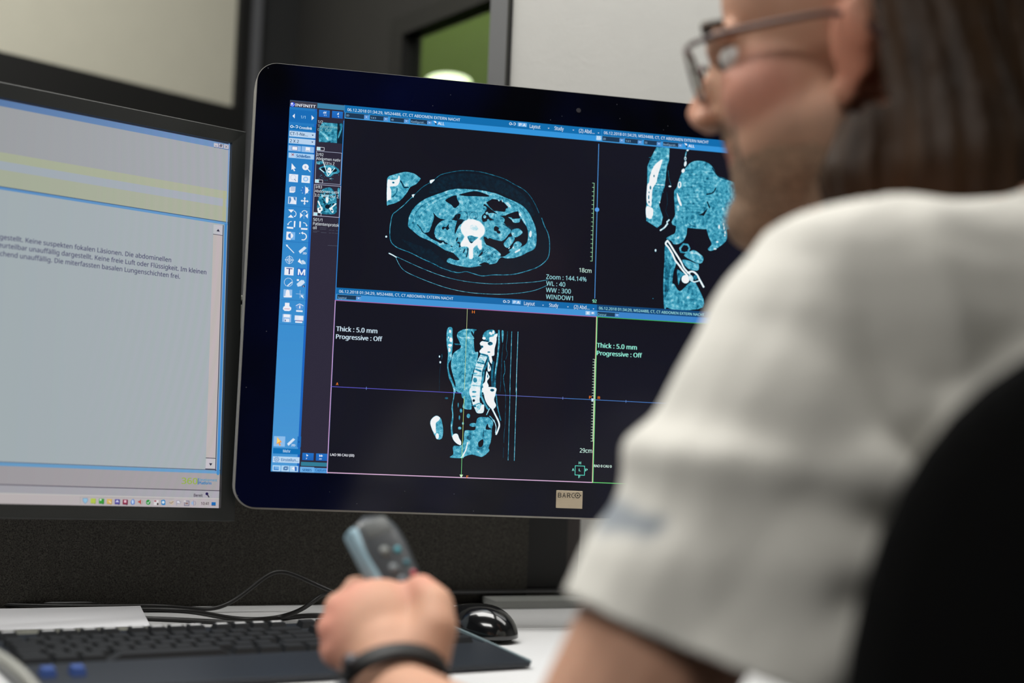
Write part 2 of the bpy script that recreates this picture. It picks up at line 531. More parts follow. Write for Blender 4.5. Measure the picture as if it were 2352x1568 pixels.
class Screen:
    """a flat display: O = top left corner, u right, v down, n towards the viewer; drawn at s texels per metre"""
    def __init__(self, O, rv, w, h, s, right=False):
        R = rotvec(rv)
        self.u, self.n, self.up = R[:, 0], -R[:, 1], R[:, 2]
        self.O = np.array(O, float) - (w * self.u if right else 0)
        self.w, self.h, self.s = w, h, s
        self.W, self.H = int(round(w * s)), int(round(h * s))
        self.img = np.zeros((self.H, self.W, 3), np.float32)
        self.val = np.zeros((self.H, self.W), np.float32)
        self.texts = []
    def uv(self, pts):
        pts = np.atleast_2d(np.array(pts, float))
        D = c_f + (pts[:, :1] - CX) / F_PX * c_r - (pts[:, 1:2] - CY) / F_PX * c_u
        t = ((self.O - CAM) @ self.n) / (D @ self.n)
        Q = CAM + D * t[:, None] - self.O
        return np.stack([Q @ self.u, -(Q @ self.up)], 1)
    def tx(self, fr, pts):
        pts = np.atleast_2d(np.array(pts, float))
        if fr is None:
            return pts * self.s
        return self.uv(np.stack([fr[0] + pts[:, 0] / fr[2], fr[1] + pts[:, 1] / fr[2]], 1)) * self.s
    def cover(self, p, q=None, SS=3):
        a, b = p, (np.roll(p, -1, 0) if q is None else q)
        x0, y0 = np.floor(np.minimum(a.min(0), b.min(0))).astype(int)
        x1, y1 = np.ceil(np.maximum(a.max(0), b.max(0))).astype(int) + 1
        x0, y0 = max(x0, 0), max(y0, 0)
        x1, y1 = min(x1, self.W), min(y1, self.H)
        if x1 <= x0 or y1 <= y0:
            return None
        w = x1 - x0
        acc = np.zeros((y1 - y0, w + 2), np.float32)
        dy = b[:, 1] - a[:, 1]
        for j in range(y1 - y0):
            for k in range(SS):
                y = y0 + j + (k + 0.5) / SS
                hit = ((a[:, 1] <= y) & (b[:, 1] > y)) | ((b[:, 1] <= y) & (a[:, 1] > y))
                if not hit.any():
                    continue
                xs = np.sort(a[hit, 0] + (y - a[hit, 1]) / dy[hit] * (b[hit, 0] - a[hit, 0])) - x0
                xs = np.clip(xs, 0, w)
                for i in range(0, len(xs) - 1, 2):
                    for xx, sg in ((xs[i], 1.0), (xs[i + 1], -1.0)):
                        q = int(xx)
                        fr = xx - q
                        acc[j, q] += sg * (1 - fr)
                        acc[j, q + 1] += sg * fr
        return x0, y0, x1, y1, np.clip(np.cumsum(acc, 1)[:, :w] / SS, 0, 1)
    def stroke_cover(self, p, wd):
        x0, y0 = np.floor(p.min(0) - wd - 1).astype(int)
        x1, y1 = np.ceil(p.max(0) + wd + 2).astype(int)
        x0, y0 = max(x0, 0), max(y0, 0)
        x1, y1 = min(x1, self.W), min(y1, self.H)
        if x1 <= x0 or y1 <= y0:
            return None
        out = np.zeros((y1 - y0, x1 - x0), np.float32)
        for a, b in zip(p[:-1], p[1:]):
            lo = np.floor(np.minimum(a, b) - wd - 1).astype(int) - (x0, y0)
            hi = np.ceil(np.maximum(a, b) + wd + 2).astype(int) - (x0, y0)
            lo = np.clip(lo, 0, (x1 - x0, y1 - y0))
            hi = np.clip(hi, 0, (x1 - x0, y1 - y0))
            if hi[0] <= lo[0] or hi[1] <= lo[1]:
                continue
            gx, gy = np.meshgrid(np.arange(lo[0], hi[0]) + x0 + 0.5, np.arange(lo[1], hi[1]) + y0 + 0.5)
            d = b - a
            t = np.clip(((gx - a[0]) * d[0] + (gy - a[1]) * d[1]) / max(d @ d, 1e-9), 0, 1)
            ds = np.hypot(gx - a[0] - t * d[0], gy - a[1] - t * d[1])
            v = np.clip(wd / 2 - ds + 0.5, 0, 1)
            if wd < 1:
                v = v * 1.0
            sub = out[lo[1]:hi[1], lo[0]:hi[0]]
            np.maximum(sub, v, out=sub)
        return x0, y0, x1, y1, out
    def put(self, c, color, target='img', alpha=1.0):
        if c is None:
            return
        x0, y0, x1, y1, m = c
        m = m * alpha
        if target == 'img':
            sub = self.img[y0:y1, x0:x1]
            sub += (np.array(color, np.float32) / 255 - sub) * m[..., None]
        else:
            sub = self.val[y0:y1, x0:x1]
            sub += (color - sub) * m
    @staticmethod
    def spline(p, n=5):
        a, b, c, d = np.roll(p, 1, 0), p, np.roll(p, -1, 0), np.roll(p, -2, 0)
        out = []
        for i in range(n):
            t = i / n
            out.append(0.5 * ((2 * b) + (-a + c) * t + (2 * a - 5 * b + 4 * c - d) * t * t + (-a + 3 * b - 3 * c + d) * t ** 3))
        return np.stack(out, 1).reshape(-1, 2)
    def poly(self, fr, pts, color, target='img', smooth=False, alpha=1.0):
        p = self.tx(fr, pts)
        if smooth:
            p = self.spline(p)
        self.put(self.cover(p), color, target, alpha)
    def line(self, fr, pts, w, color, target='img', smooth=False, alpha=1.0):
        p = self.tx(fr, pts)
        if smooth and len(p) > 2:
            q = self.spline(np.vstack([p[:1], p, p[-1:]]))
            p = q[5:-10]
            p = np.vstack([p, self.tx(fr, pts)[-1:]])
        sc_ = 1.0 if fr is None else self.texel_per_px() / fr[2]
        self.put(self.stroke_cover(p, max(w * sc_, 0.8)), color, target, alpha)
    def texel_per_px(self):
        return self.s * 0.000479
    def ell(self, fr, cx, cy, rx, ry, color, rot=0, target='img', alpha=1.0):
        a = np.linspace(0, 2 * np.pi, 22, endpoint=False)
        r = math.radians(rot)
        x, y = rx * np.cos(a), ry * np.sin(a)
        self.poly(fr, np.stack([cx + x * math.cos(r) - y * math.sin(r), cy + x * math.sin(r) + y * math.cos(r)], 1), color, target, alpha=alpha)
    def rect(self, fr, x0, y0, x1, y1, color, bottom=None, alpha=1.0):
        a, b = self.tx(fr, [(x0, y0)])[0], self.tx(fr, [(x1, y1)])[0]
        self.trect(a[0], a[1], b[0], b[1], color, bottom, alpha)
    def trect(self, ax, ay, bx, by, color, bottom=None, alpha=1.0):
        steps = 1 if bottom is None else 64
        for i in range(steps):
            ya, yb = ay + (by - ay) * i / steps, ay + (by - ay) * (i + 1) / steps
            f = i / max(steps - 1, 1)
            if bottom is not None:
                ya, yb = round(ya), round(yb)
            col = color if bottom is None else [color[k] + (bottom[k] - color[k]) * f for k in range(3)]
            self.put(self.cover(np.array([(ax, ya), (bx, ya), (bx, yb), (ax, yb)])), col, 'img', alpha)
    def frame_rect(self, fr, x0, y0, x1, y1, w, color):
        a, b = self.tx(fr, [(x0, y0)])[0] / self.s, self.tx(fr, [(x1, y1)])[0] / self.s
        self.line(None, [(a[0], a[1]), (b[0], a[1]), (b[0], b[1]), (a[0], b[1]), (a[0], a[1])], w, color)
    def text(self, fr, s, x0, y0, x1, y1, cap, color, bold=False):
        a, b = self.tx(fr, [(x0, y0)])[0] / self.s, self.tx(fr, [(x1, y1)])[0] / self.s
        t = self.tx(fr, [(x0, y0 - cap)])[0] / self.s
        self.texts.append((s, a[0], (a[1] + b[1]) / 2, b[0] - a[0], a[1] - t[1], color, bold))
    def mat(self, x=0, y=0, z=0):
        o = self.O + x * self.u - y * self.up + z * self.n
        return frame_matrix(o, self.u, -self.n, self.up)
    def finish_ct(self, seed=3):
        rng = np.random.default_rng(seed)
        v = self.val
        for _ in range(1):
            v = (np.roll(v, 1, 0) + np.roll(v, -1, 0) + 2 * v) / 4
            v = (np.roll(v, 1, 1) + np.roll(v, -1, 1) + 2 * v) / 4
        n = rng.standard_normal(v.shape).astype(np.float32)
        n = (np.roll(n, 1, 0) + np.roll(n, 1, 1) + 2 * n + np.roll(n, -1, 0)) / 2.6
        low = np.kron(rng.standard_normal((self.H // 8 + 1, self.W // 8 + 1)), np.ones((8, 8)))[:self.H, :self.W].astype(np.float32)
        for _ in range(4):
            low = (np.roll(low, 3, 0) + np.roll(low, -3, 0) + np.roll(low, 3, 1) + np.roll(low, -3, 1)) / 4
        amp = np.clip((v - 0.03) * 2.2, 0, 1) * np.clip((1.02 - v) * 5, 0, 1)
        v = np.clip(v + n * 0.085 * amp + low * 0.16 * amp, 0, 1)
        xs = [0, 0.1, 0.25, 0.42, 0.6, 0.75, 0.88, 1.0]
        cs = np.array([(20, 20, 29), (16, 28, 40), (16, 62, 84), (26, 116, 146), (70, 164, 192), (112, 198, 218), (190, 226, 236), (243, 243, 244)]) / 255.0
        mk = np.clip(v * 30, 0, 1)[..., None]
        cm = np.stack([np.interp(v, xs, cs[:, k]) for k in range(3)], -1).astype(np.float32)
        self.img = (self.img * (1 - mk) + cm * mk).astype(np.float32)
    def material(self, name, rough=0.15, spec=0.25):
        im = bpy.data.images.new(name, self.W, self.H)
        px = np.ones((self.H, self.W, 4), np.float32)
        px[..., :3] = np.clip(self.img, 0, 1)[::-1]
        im.pixels.foreach_set(px.ravel())
        im.update()
        im.pack()
        M = bpy.data.materials.new(name)
        M.use_nodes = True
        nt = M.node_tree
        b = nt.nodes['Principled BSDF']
        b.inputs['Base Color'].default_value = (0.002, 0.002, 0.003, 1)
        b.inputs['Roughness'].default_value = rough
        b.inputs['Specular IOR Level'].default_value = spec
        t = nt.nodes.new('ShaderNodeTexImage')
        t.image = im
        t.interpolation = 'Linear'
        nt.links.new(t.outputs['Color'], b.inputs['Emission Color'])
        b.inputs['Emission Strength'].default_value = 1.0 if rough < 0.3 else 0.86
        return M
    def panel(self, name, material, z, parent):
        me = bpy.data.meshes.new(name)
        M = self.mat()
        pts = [(0, -z, -self.h), (self.w, -z, -self.h), (self.w, -z, 0), (0, -z, 0)]
        me.from_pydata([M @ Vector(p) for p in pts], [], [(0, 1, 2, 3)])
        uvl = me.uv_layers.new(name='uv')
        for i, c in enumerate(((0, 0), (1, 0), (1, 1), (0, 1))):
            uvl.data[i].uv = c
        return obj(name, me, material, parent)
    def print_text(self):
        """fill the glyph outlines of every string straight into the picture"""
        objs = []
        for s, u, v, w, cap, color, bold in self.texts:
            cu = bpy.data.curves.new('t', 'FONT')
            cu.body = s
            cu.resolution_u = 3
            if FONT:
                cu.font = FONT
            o = bpy.data.objects.new('t', cu)
            COL.objects.link(o)
            objs.append(o)
        dg = bpy.context.evaluated_depsgraph_get()
        for o, (s, u, v, w, cap, color, bold) in zip(objs, self.texts):
            me = bpy.data.meshes.new_from_object(o.evaluated_get(dg))
            co = get_co(me)
            cnt = {}
            for p in me.polygons:
                vs = list(p.vertices)
                for i in range(len(vs)):
                    e = (min(vs[i], vs[i - 1]), max(vs[i], vs[i - 1]))
                    cnt[e] = cnt.get(e, 0) + 1
            ed = np.array([e for e, n in cnt.items() if n == 1])
            x0, x1 = co[:, 0].min(), co[:, 0].max()
            q = np.stack([(u + (co[:, 0] - x0) * w / (x1 - x0)) * self.s, (v - co[:, 1] * cap / CAPH) * self.s], 1).astype(float)
            for sh in ((-0.05, 0.0, 0.05) if bold else (-0.012, 0.012)):
                q2 = q + np.array((sh * cap * self.s, 0.0))
                self.put(self.cover(q2[ed[:, 0]], q2[ed[:, 1]], SS=4), color)
            bpy.data.meshes.remove(me)
        for o in objs:
            bpy.data.objects.remove(o)
        self.texts = []

FONT, CAPH = None, 0.69
try:   # Blender's own bundled interface font, if it is there
    FONT, CAPH = bpy.data.fonts.load(bpy.utils.resource_path('LOCAL') + '/datafiles/fonts/NotoSansHebrew-Regular.woff2'), 0.727
except Exception:
    FONT, CAPH = None, 0.69
_cu = bpy.data.curves.new('t', 'FONT'); _cu.body = 'H'
if FONT: _cu.font = FONT
_o = bpy.data.objects.new('t', _cu); COL.objects.link(_o)
_me = bpy.data.meshes.new_from_object(_o.evaluated_get(bpy.context.evaluated_depsgraph_get()))
CAPH = float(get_co(_me)[:, 1].max())
bpy.data.objects.remove(_o)

# ---- big diagnostic display: content
S1 = Screen((-0.2558, 1.5567, 1.3158), (-0.0668, -0.0001, 0.2176), 0.654, 0.409, 5000)
A, B, CC, D_, E_, G = (640, 210, 7.84), (600, 960, 7.84), (1340, 280, 7.84), (1220, 980, 7.84), (640, 380, 7.84), (620, 560, 7.84)
Z1, Z2, Z3, Z4, Z5, Z6 = (560, 120, 3.92), (560, 460, 3.92), (520, 800, 3.92), (1100, 200, 3.92), (1100, 560, 3.92), (1100, 860, 3.92)
PX = (0, 0, 1)
s = S1
s.img[:] = np.array((21, 21, 31)) / 255
gy, gx = np.mgrid[0:s.H, 0:s.W]
s.img += (np.sin(gx / 310.0 + 1.3) * np.cos(gy / 260.0) * 0.008)[..., None] * np.array((0.6, 0.7, 1.3), np.float32)

def ct(fr, v, pts, smooth=True):
    s.poly(fr, pts, v, 'val', smooth)
def cl(fr, v, w, pts, smooth=True):
    s.line(fr, pts, w, v, 'val', smooth)
def ce(fr, v, x, y, rx, ry, rot=0):
    s.ell(fr, x, y, rx, ry, v, rot, 'val')

X = (880, 380, 11.2)   # axial slice
skin = [(770,790),(900,660),(1010,560),(1100,500),(1220,430),(1330,350),(1480,240),(1700,180),(1900,145),(2128,130),(2500,165),(2830,250),(3130,350),(3380,490),(3600,610),(3760,760),(3900,980),(4010,1220),(4078,1354),(4148,1554),(4238,1744),(4278,1944),(4278,2194),(4238,2374),(4118,2514),(3928,2634),(3628,2734),(3378,2794),(3128,2814),(2828,2814),(2548,2839),(2328,2784),(2128,2729),(1900,2754),(1550,2654),(1300,2529),(1000,2394),(700,2244),(500,2169),(350,2104),(230,2004),(180,1884),(170,1694),(190,1494),(240,1270),(350,1170),(520,1030),(640,910)]
ct(X, 0.07, skin)
cl(X, 0.45, 14, skin[:18] )
cl(X, 0.55, 20, skin[18:] + skin[:1])
ct(X, 0.12, [(1500,300),(2128,200),(2900,330),(3600,750),(3900,1250),(3700,1250),(3400,900),(2900,680),(2128,560),(1600,640),(1200,720),(1250,520)])
for q in range(14):
    y0 = 1900 + q * 55
    cl(X, 0.2, 8, [(480 + q * 60, y0), (800 + q * 70, y0 + 130), (1250 + q * 60, y0 + 280)])
wall = [(640,1500),(660,1340),(700,1240),(760,1130),(900,980),(1100,850),(1300,770),(1500,700),(1700,630),(1900,600),(2128,605),(2530,640),(2900,720),(3130,820),(3400,930),(3600,1050),(3750,1220),(3850,1420),(3920,1600),(3950,1850),(3930,2050),(3870,2160),(3700,2240),(3550,2320),(3350,2380),(3170,2390),(3050,2360),(2970,2420),(2900,2510),(2650,2560),(2450,2590),(2250,2620),(2050,2600),(1850,2560),(1640,2480),(1700,2380),(1850,2430),(1960,2420),(1850,2300),(1800,2250),(1600,2180),(1450,2090),(1200,1940),(960,1840),(760,1680),(650,1580)]
ct(X, 0.62, wall)
cl(X, 0.74, 26, [(900,1350),(1010,1180),(1200,1010),(1450,870),(1800,740)])
cl(X, 0.42, 18, [(760,1480),(820,1250),(1000,1040),(1300,880),(1650,740)])
cl(X, 0.42, 14, [(2900,780),(3200,880),(3500,1060),(3700,1330),(3800,1650),(3840,1900)])
cl(X, 0.74, 30, [(3420,1160),(3600,1380),(3700,1600)])
ct(X, 0.05, [(1950,755),(2130,700),(2330,662),(2480,680),(2700,760),(2720,800),(2600,800),(2360,790),(2128,785)])
ct(X, 0.06, [(1600,900),(1750,800),(1880,770),(1900,860),(1960,980),(1900,1060),(1830,1090),(1740,1000)])
ct(X, 0.66, [(1480,1180),(1600,1080),(1760,1130),(1850,1240),(1840,1320),(1700,1360),(1540,1340),(1420,1290),(1360,1220)])
ct(X, 0.06, [(1290,1220),(1400,1330),(1560,1385),(1780,1375),(1860,1270),(1980,1240),(1980,1330),(1900,1420),(1700,1380),(1480,1450),(1370,1560),(1320,1680),(1330,1790),(1440,1860),(1600,1860),(1560,1940),(1480,2000),(1400,1960),(1220,1870),(1080,1740),(1180,1700),(1260,1500),(1310,1330)])
cl(X, 0.14, 22, [(880,1520),(960,1610),(1010,1700),(1090,1760)])
ct(X, 0.07, [(1930,1390),(2080,1395),(2150,1425),(2060,1480),(1960,1540),(1880,1700),(1850,1760),(1840,1680),(1880,1500)])
ct(X, 0.64, [(1330,1650),(1380,1540),(1500,1430),(1650,1385),(1800,1410),(1870,1500),(1830,1650),(1750,1790),(1600,1830),(1430,1790),(1350,1730)])
ct(X, 0.08, [(1510,1620),(1540,1570),(1620,1580),(1690,1500),(1680,1580),(1700,1620),(1640,1660),(1600,1610),(1540,1650)])
ct(X, 0.68, [(1330,1810),(1450,1830),(1580,1860),(1620,1900),(1540,1930),(1400,1900)])
for x, y, rx, ry in ((1950,1990,50,22),(1610,2000,60,18),(1900,1900,20,60),(1560,1960,30,16),(1980,2050,28,60),(2080,2200,16,60),(1760,2080,30,14)):
    ce(X, 0.12, x, y, rx, ry, 20)
ct(X, 0.05, [(2600,990),(2700,1060),(2850,1180),(3000,1290),(3150,1290),(3300,1400),(3360,1470),(3500,1460),(3540,1360),(3620,1480),(3700,1600),(3730,1800),(3690,1990),(3560,2090),(3400,2140),(3200,2280),(3100,2340),(3000,2330),(2900,2160),(2760,2050),(2680,2000),(2720,1870),(2830,1900),(3000,1940),(3080,1930),(3200,1800),(3280,1720),(3270,1620),(3150,1520),(3060,1440),(2900,1400),(2720,1420),(2640,1440),(2560,1440),(2540,1300),(2620,1200),(2580,1080)])
for q in range(9):
    cl(X, 0.16, 10, [(3080 + q * 25, 1500 + q * 18), (3250 + q * 30, 1560 + q * 20), (3400 + q * 30, 1530 + q * 30)])
ct(X, 0.0, [(2650,950),(2810,860),(2940,880),(2980,930),(3040,880),(3060,940),(3100,950),(3160,1000),(3210,1060),(3200,1110),(3150,1120),(3140,1180),(3100,1195),(2980,1180),(2850,1170),(2750,1080)], False)
ct(X, 0.62, [(2880,1175),(3050,1185),(3130,1185),(3160,1110),(3220,1110),(3260,1160),(3220,1240),(3130,1290),(3000,1280)])
ct(X, 0.0, [(3160,1280),(3300,1220),(3450,1180),(3480,1200),(3500,1290),(3520,1350),(3430,1365),(3330,1370),(3300,1340),(3200,1320)])
ct(X, 0.85, [(3110,940),(3200,950),(3290,1040),(3230,1070),(3160,1010)])
cl(X, 0.95, 22, [(2965,880),(2970,905)]); cl(X, 0.95, 22, [(3055,890),(3070,930)])
cl(X, 0.9, 22, [(3510,1260),(3560,1320)])
ct(X, 0.6, [(2700,1240),(2800,1220),(2900,1240),(3020,1300),(3120,1370),(3110,1460),(3040,1470),(2900,1420),(2760,1350),(2720,1300)])
for x, y, r in ((2670,1230,38),(2610,1320,42),(2700,1410,32)):
    ce(X, 0.66, x, y, r, r)
ce(X, 0.55, 2590, 1110, 80, 70); ce(X, 0.36, 2590, 1110, 30, 22)
for x, y, r in ((2040,1300,140), (2330,1290,105)):
    s.line(X, [(x + r * math.cos(t), y + r * 0.9 * math.sin(t)) for t in np.linspace(0, 6.28, 20)], 14, 0.3, 'val')
ce(X, 0.95, 2340, 1330, 14, 14)
ce(X, 0.66, 3425, 1420, 82, 52)
ct(X, 0.63, [(2720,1510),(2860,1480),(3020,1520),(3140,1620),(3220,1750),(3170,1850),(3080,1930),(2950,1920),(2800,1880),(2730,1800),(2700,1650)])
ct(X, 0.04, [(2850,1600),(2900,1560),(2980,1610),(2960,1660),(3010,1700),(3000,1750),(2940,1740),(2910,1690),(2860,1680)])
ct(X, 0.63, [(3290,1690),(3350,1640),(3480,1620),(3580,1700),(3560,1760),(3440,1840),(3330,1830)])
ct(X, 0.63, [(3240,1840),(3350,1830),(3380,1900),(3300,2030),(3200,2120),(3110,2060),(3110,1980),(3190,1890)])
ct(X, 0.62, [(3370,2000),(3450,1950),(3540,1980),(3560,2060),(3450,2140),(3330,2210),(3240,2210),(3250,2160),(3320,2100)])
ce(X, 0.02, 3300, 2090, 26, 70, 30); ce(X, 0.95, 3240, 2120, 14, 30, 40); ce(X, 0.9, 3350, 2110, 14, 34, 10); ce(X, 0.2, 3410, 2045, 26, 10)
ce(X, 0.97, 3790, 1764, 34, 90, 3)
cl(X, 0.97, 46, [(3400,2230),(3510,2170)])
ct(X, 0.05, [(2590,1840),(2650,1850),(2720,1900),(2860,1950),(2960,1950),(2950,2040),(3000,2200),(3040,2330),(2900,2250),(2780,2120),(2640,2020)])
ct(X, 0.6, [(2620,2040),(2760,2080),(2900,2160),(3020,2270),(3000,2330),(2860,2260),(2740,2170)])
ct(X, 0.05, [(2470,2560),(2540,2510),(2620,2490),(2720,2520),(2700,2560),(2600,2580)])
ct(X, 0.12, [(2440,2340),(2500,2260),(2550,2210),(2560,2260),(2520,2310),(2470,2340)])
rr = random.Random(5)
for q in range(70):
    x, y = rr.uniform(2380, 2900), rr.uniform(2120, 2500)
    ce(X, 0.3, x, y, rr.uniform(6, 16), rr.uniform(6, 12))
for q in range(30):
    x, y = rr.uniform(1650, 2150), rr.uniform(2000, 2350)
    ce(X, 0.3, x, y, rr.uniform(6, 16), rr.uniform(6, 12))
cl(X, 0.12, 26, [(2180,2120),(2170,2240),(2140,2350)])
vert = [(2000,1650),(2010,1560),(2060,1470),(2160,1400),(2300,1385),(2450,1430),(2560,1520),(2610,1650),(2590,1770),(2500,1860),(2450,1890),(2520,1930),(2535,2050),(2530,2140),(2490,2160),(2440,2110),(2430,2040),(2350,2090),(2310,2180),(2315,2340),(2290,2400),(2220,2400),(2205,2300),(2215,2160),(2180,2100),(2110,2080),(2020,2080),(2000,2010),(2060,1900),(2090,1830),(2020,1720)]
cl(X, 0.74, 34, vert + vert[:1])
ct(X, 1.0, vert)
ce(X, 0.92, 2340, 1600, 110, 70, 20)
ct(X, 0.5, [(2170,1830),(2260,1800),(2350,1830),(2450,1850),(2350,1930),(2280,1995),(2220,1960)])
ct(X, 0.2, [(2215,1950),(2280,1960),(2320,1955),(2270,2000)])
# arm beside the body, electrodes, table
ct(X, 0.62, [(110,320),(250,240),(450,185),(600,165),(800,210),(950,320),(960,350),(850,480),(700,560),(600,720),(450,890),(300,970),(150,1010),(92,1000),(100,600)])
cl(X, 0.2, 36, [(450,400),(500,480),(540,560),(640,560)]); cl(X, 0.35, 30, [(360,600),(340,700),(250,800)])
ct(X, 1.0, [(108,400),(200,370),(300,370),(370,340),(400,260),(428,290),(410,460),(320,530),(180,545),(210,650),(200,850),(140,890),(92,895)])
ct(X, 0.45, [(230,430),(270,420),(290,450),(250,465)])
ct(X, 1.0, [(1195,400),(1230,370),(1330,360),(1260,440),(1220,465)]); ct(X, 1.0, [(740,750),(810,740),(790,790),(770,830),(745,790)])
ce(X, 1.0, 80, 1830, 28, 28)
cl(Z1, 1.0, 1, [(0, 0), (0, 1)])
cl(Z2, 0.8, 4, [(1375,507),(1600,610),(1800,685),(2000,730),(2200,750),(2352,750),(2600,736),(2740,715)])
cl(Z2, 0.8, 4, [(1370,520),(1430,620),(1560,690),(1800,780),(2000,825),(2200,843),(2400,842),(2600,815),(2730,766)])
s.line(Z2, [(1308,477),(1345,495),(1372,512)], 11, 1.0, 'val')

Q = (980, 740, 9.8)    # sagittal slice, upper half
ct(Q, 0.6, [(475,125),(575,125),(580,300),(592,450),(578,600),(560,800),(510,900),(490,1000),(520,1150),(590,1330),(650,1500),(655,1568),(620,1568),(560,1380),(500,1250),(460,1000),(478,700),(450,500),(445,280)])
for e in ((525,205,25,35),(545,395,34,52),(525,515,46,30),(512,625,26,48),(490,340,12,26)):
    ce(Q, 1.0, *e)
ce(Q, 0.8, 540, 750, 22, 50)
ct(Q, 0.62, [(680,290),(720,210),(870,150),(1120,165),(1060,250),(1080,640),(1160,680),(1110,950),(1050,1100),(1010,1250),(985,1568),(690,1568),(640,1350),(580,1150),(545,950),(600,700),(760,570),(740,450),(690,350)])
ct(Q, 0.1, [(1000,200),(1040,240),(1070,330),(1040,310),(1010,260)])
cl(Q, 0.8, 24, [(760,345),(900,350),(1060,360)]); cl(Q, 0.4, 20, [(860,980),(880,840)]); cl(Q, 0.35, 16, [(880,1180),(850,1280)])
for q in range(5):
    cl(Q, 0.45, 14, [(620 + q * 8, 480 + q * 6), (760, 490 + q * 5)])
ct(Q, 0.55, [(1340,190),(1530,185),(1560,450),(1400,440),(1260,330)])
ct(Q, 1.0, [(1200,460),(1260,420),(1400,440),(1410,340),(1500,320),(1540,260),(1570,330),(1570,430),(1530,600),(1520,740),(1460,770),(1480,900),(1450,930),(1380,760),(1220,700),(1185,650),(1240,570),(1200,500)])
for e in ((1290,360,40,32,10),(1440,250,45,30,40),(1500,225,28,45,0),(1570,300,22,55,15)):
    ce(Q, 1.0, *e)
for e in ((1240,550,32,26),(1430,480,55,40),(1330,420,60,14),(1400,670,34,14)):
    ce(Q, 0.3, *e)
body = [(1220,700),(1385,745),(1320,900),(1250,1100),(1235,1300),(1215,1420),(1210,1568),(975,1568),(1000,1400),(1040,1200),(1085,1030),(1120,900),(1170,800)]
ct(Q, 0.93, body, False)
for x0, y0, x1, y1 in ((1225,715,1365,750),(1110,1060,1215,1100),(1150,900,1290,930)):
    cl(Q, 0.42, 40, [(x0, y0), (x1, y1)])
for q in range(30):
    ce(Q, 0.72, rr.uniform(1160, 1300) , rr.uniform(800, 980), 14, 9)
ce(Q, 0.45, 1090, 1300, 45, 55); ce(Q, 0.6, 1080, 1150, 60, 20)
for y, x0, x1 in ((760,1190,1370),(1000,1090,1270),(1190,1040,1230),(1415,1000,1215)):
    cl(Q, 0.6, 12, [(x0, y), (x1, y + 20)], False)
cl(Q, 0.5, 50, [(1395,790),(1360,930),(1290,1080),(1270,1250),(1240,1400),(1235,1568)])
ct(Q, 1.0, [(1400,700),(1450,740),(1485,900),(1440,920),(1410,850)]); ct(Q, 1.0, [(1390,890),(1440,1020),(1440,1080),(1400,1110),(1370,1080),(1375,960)])
ct(Q, 1.0, [(1350,1095),(1385,1160),(1415,1220),(1400,1270),(1360,1330),(1395,1430),(1360,1500),(1400,1568),(1240,1568),(1270,1480),(1260,1400),(1310,1330),(1325,1210)])
ce(Q, 0.4, 1415, 1020, 10, 35); ce(Q, 0.4, 1370, 1210, 10, 40)
cl(Q, 0.5, 44, [(1625,190),(1625,500),(1590,850),(1540,1200),(1530,1568)]); cl(Q, 0.75, 14, [(1625,300),(1600,700),(1540,1150)])
ct(Q, 0.6, [(1685,200),(1730,205),(1722,400),(1700,450)]); cl(Q, 0.3, 60, [(1500,900),(1470,1200),(1500,1568)]); cl(Q, 0.25, 18, [(1720,500),(1690,800),(1680,1100),(1650,1568)])
cl(Q, 0.42, 10, [(1820,205),(1805,400),(1790,580),(1812,710),(1780,830)]); cl(Q, 0.5, 14, [(1745,870),(1760,1100),(1725,1230),(1745,1400),(1768,1568)])
s.line(Q, [(1915,205),(1870,1568)], 14, 0.66, 'val'); s.line(Q, [(2055,215),(2010,1568)], 15, 0.78, 'val')
ce(Q, 1.0, 287, 770, 18, 26); ce(Q, 1.0, 305, 900, 20, 28); cl(Q, 0.22, 10, [(310,950),(290,1200),(283,1560)]); cl(Q, 0.5, 8, [(340,715),(345,790),(330,835)])
R4 = (980, 890, 8.7125)  # sagittal slice, lower half
ct(R4, 0.6, [(540,0),(578,0),(548,200),(522,350),(535,600),(512,800),(530,930),(500,980),(480,750),(510,550),(495,400),(530,200)])
ct(R4, 0.62, [(600,0),(670,0),(650,80),(615,70)])
ct(R4, 0.62, [(700,0),(880,0),(850,100),(880,180),(900,400),(860,440),(720,400),(750,250),(700,180)])
ct(R4, 0.97, [(880,0),(1060,0),(1060,250),(1090,330),(1145,340),(1150,400),(1130,500),(1010,510),(960,420),(920,340),(885,200),(850,110)])
ce(R4, 0.5, 950, 85, 45, 18); ce(R4, 0.6, 940, 175, 40, 14); ce(R4, 0.0, 942, 258, 24, 26); ce(R4, 0.3, 960, 370, 30, 22); cl(R4, 0.5, 16, [(900,360),(980,340),(1060,310)])
ct(R4, 0.78, [(975,420),(1060,320),(1100,330),(1030,480)]); cl(R4, 1.0, 26, [(1030,480),(1110,400),(1140,350)])
cl(R4, 0.5, 44, [(1095,20),(1090,150),(1150,300),(1220,420)])
ct(R4, 1.0, [(1120,0),(1380,0),(1380,120),(1350,250),(1390,350),(1350,420),(1300,430),(1190,300),(1140,130)])
ce(R4, 0.4, 1310, 50, 40, 26)
for e in ((1090,180,30,20),):
    ce(R4, 0.5, *e)
cl(R4, 1.0, 36, [(1310,420),(1370,540),(1430,660),(1452,750),(1425,850),(1390,930)]); cl(R4, 0.9, 18, [(1345,650),(1388,780),(1375,900)]); cl(R4, 0.8, 20, [(1200,540),(1240,450),(1260,420)]); cl(R4, 0.75, 22, [(1260,570),(1310,620),(1350,680)])
cl(R4, 0.5, 26, [(1385,130),(1420,400),(1480,650)])
ct(R4, 0.6, [(1010,620),(1130,580),(1250,600),(1330,700),(1305,820),(1300,950),(1280,1090),(1240,1200),(1250,1270),(1120,1380),(1020,1370),(900,1340),(780,1370),(690,1410),(465,1395),(530,1330),(520,1200),(560,1160),(680,1160),(740,1060),(750,900),(790,850),(950,850),(980,780)])
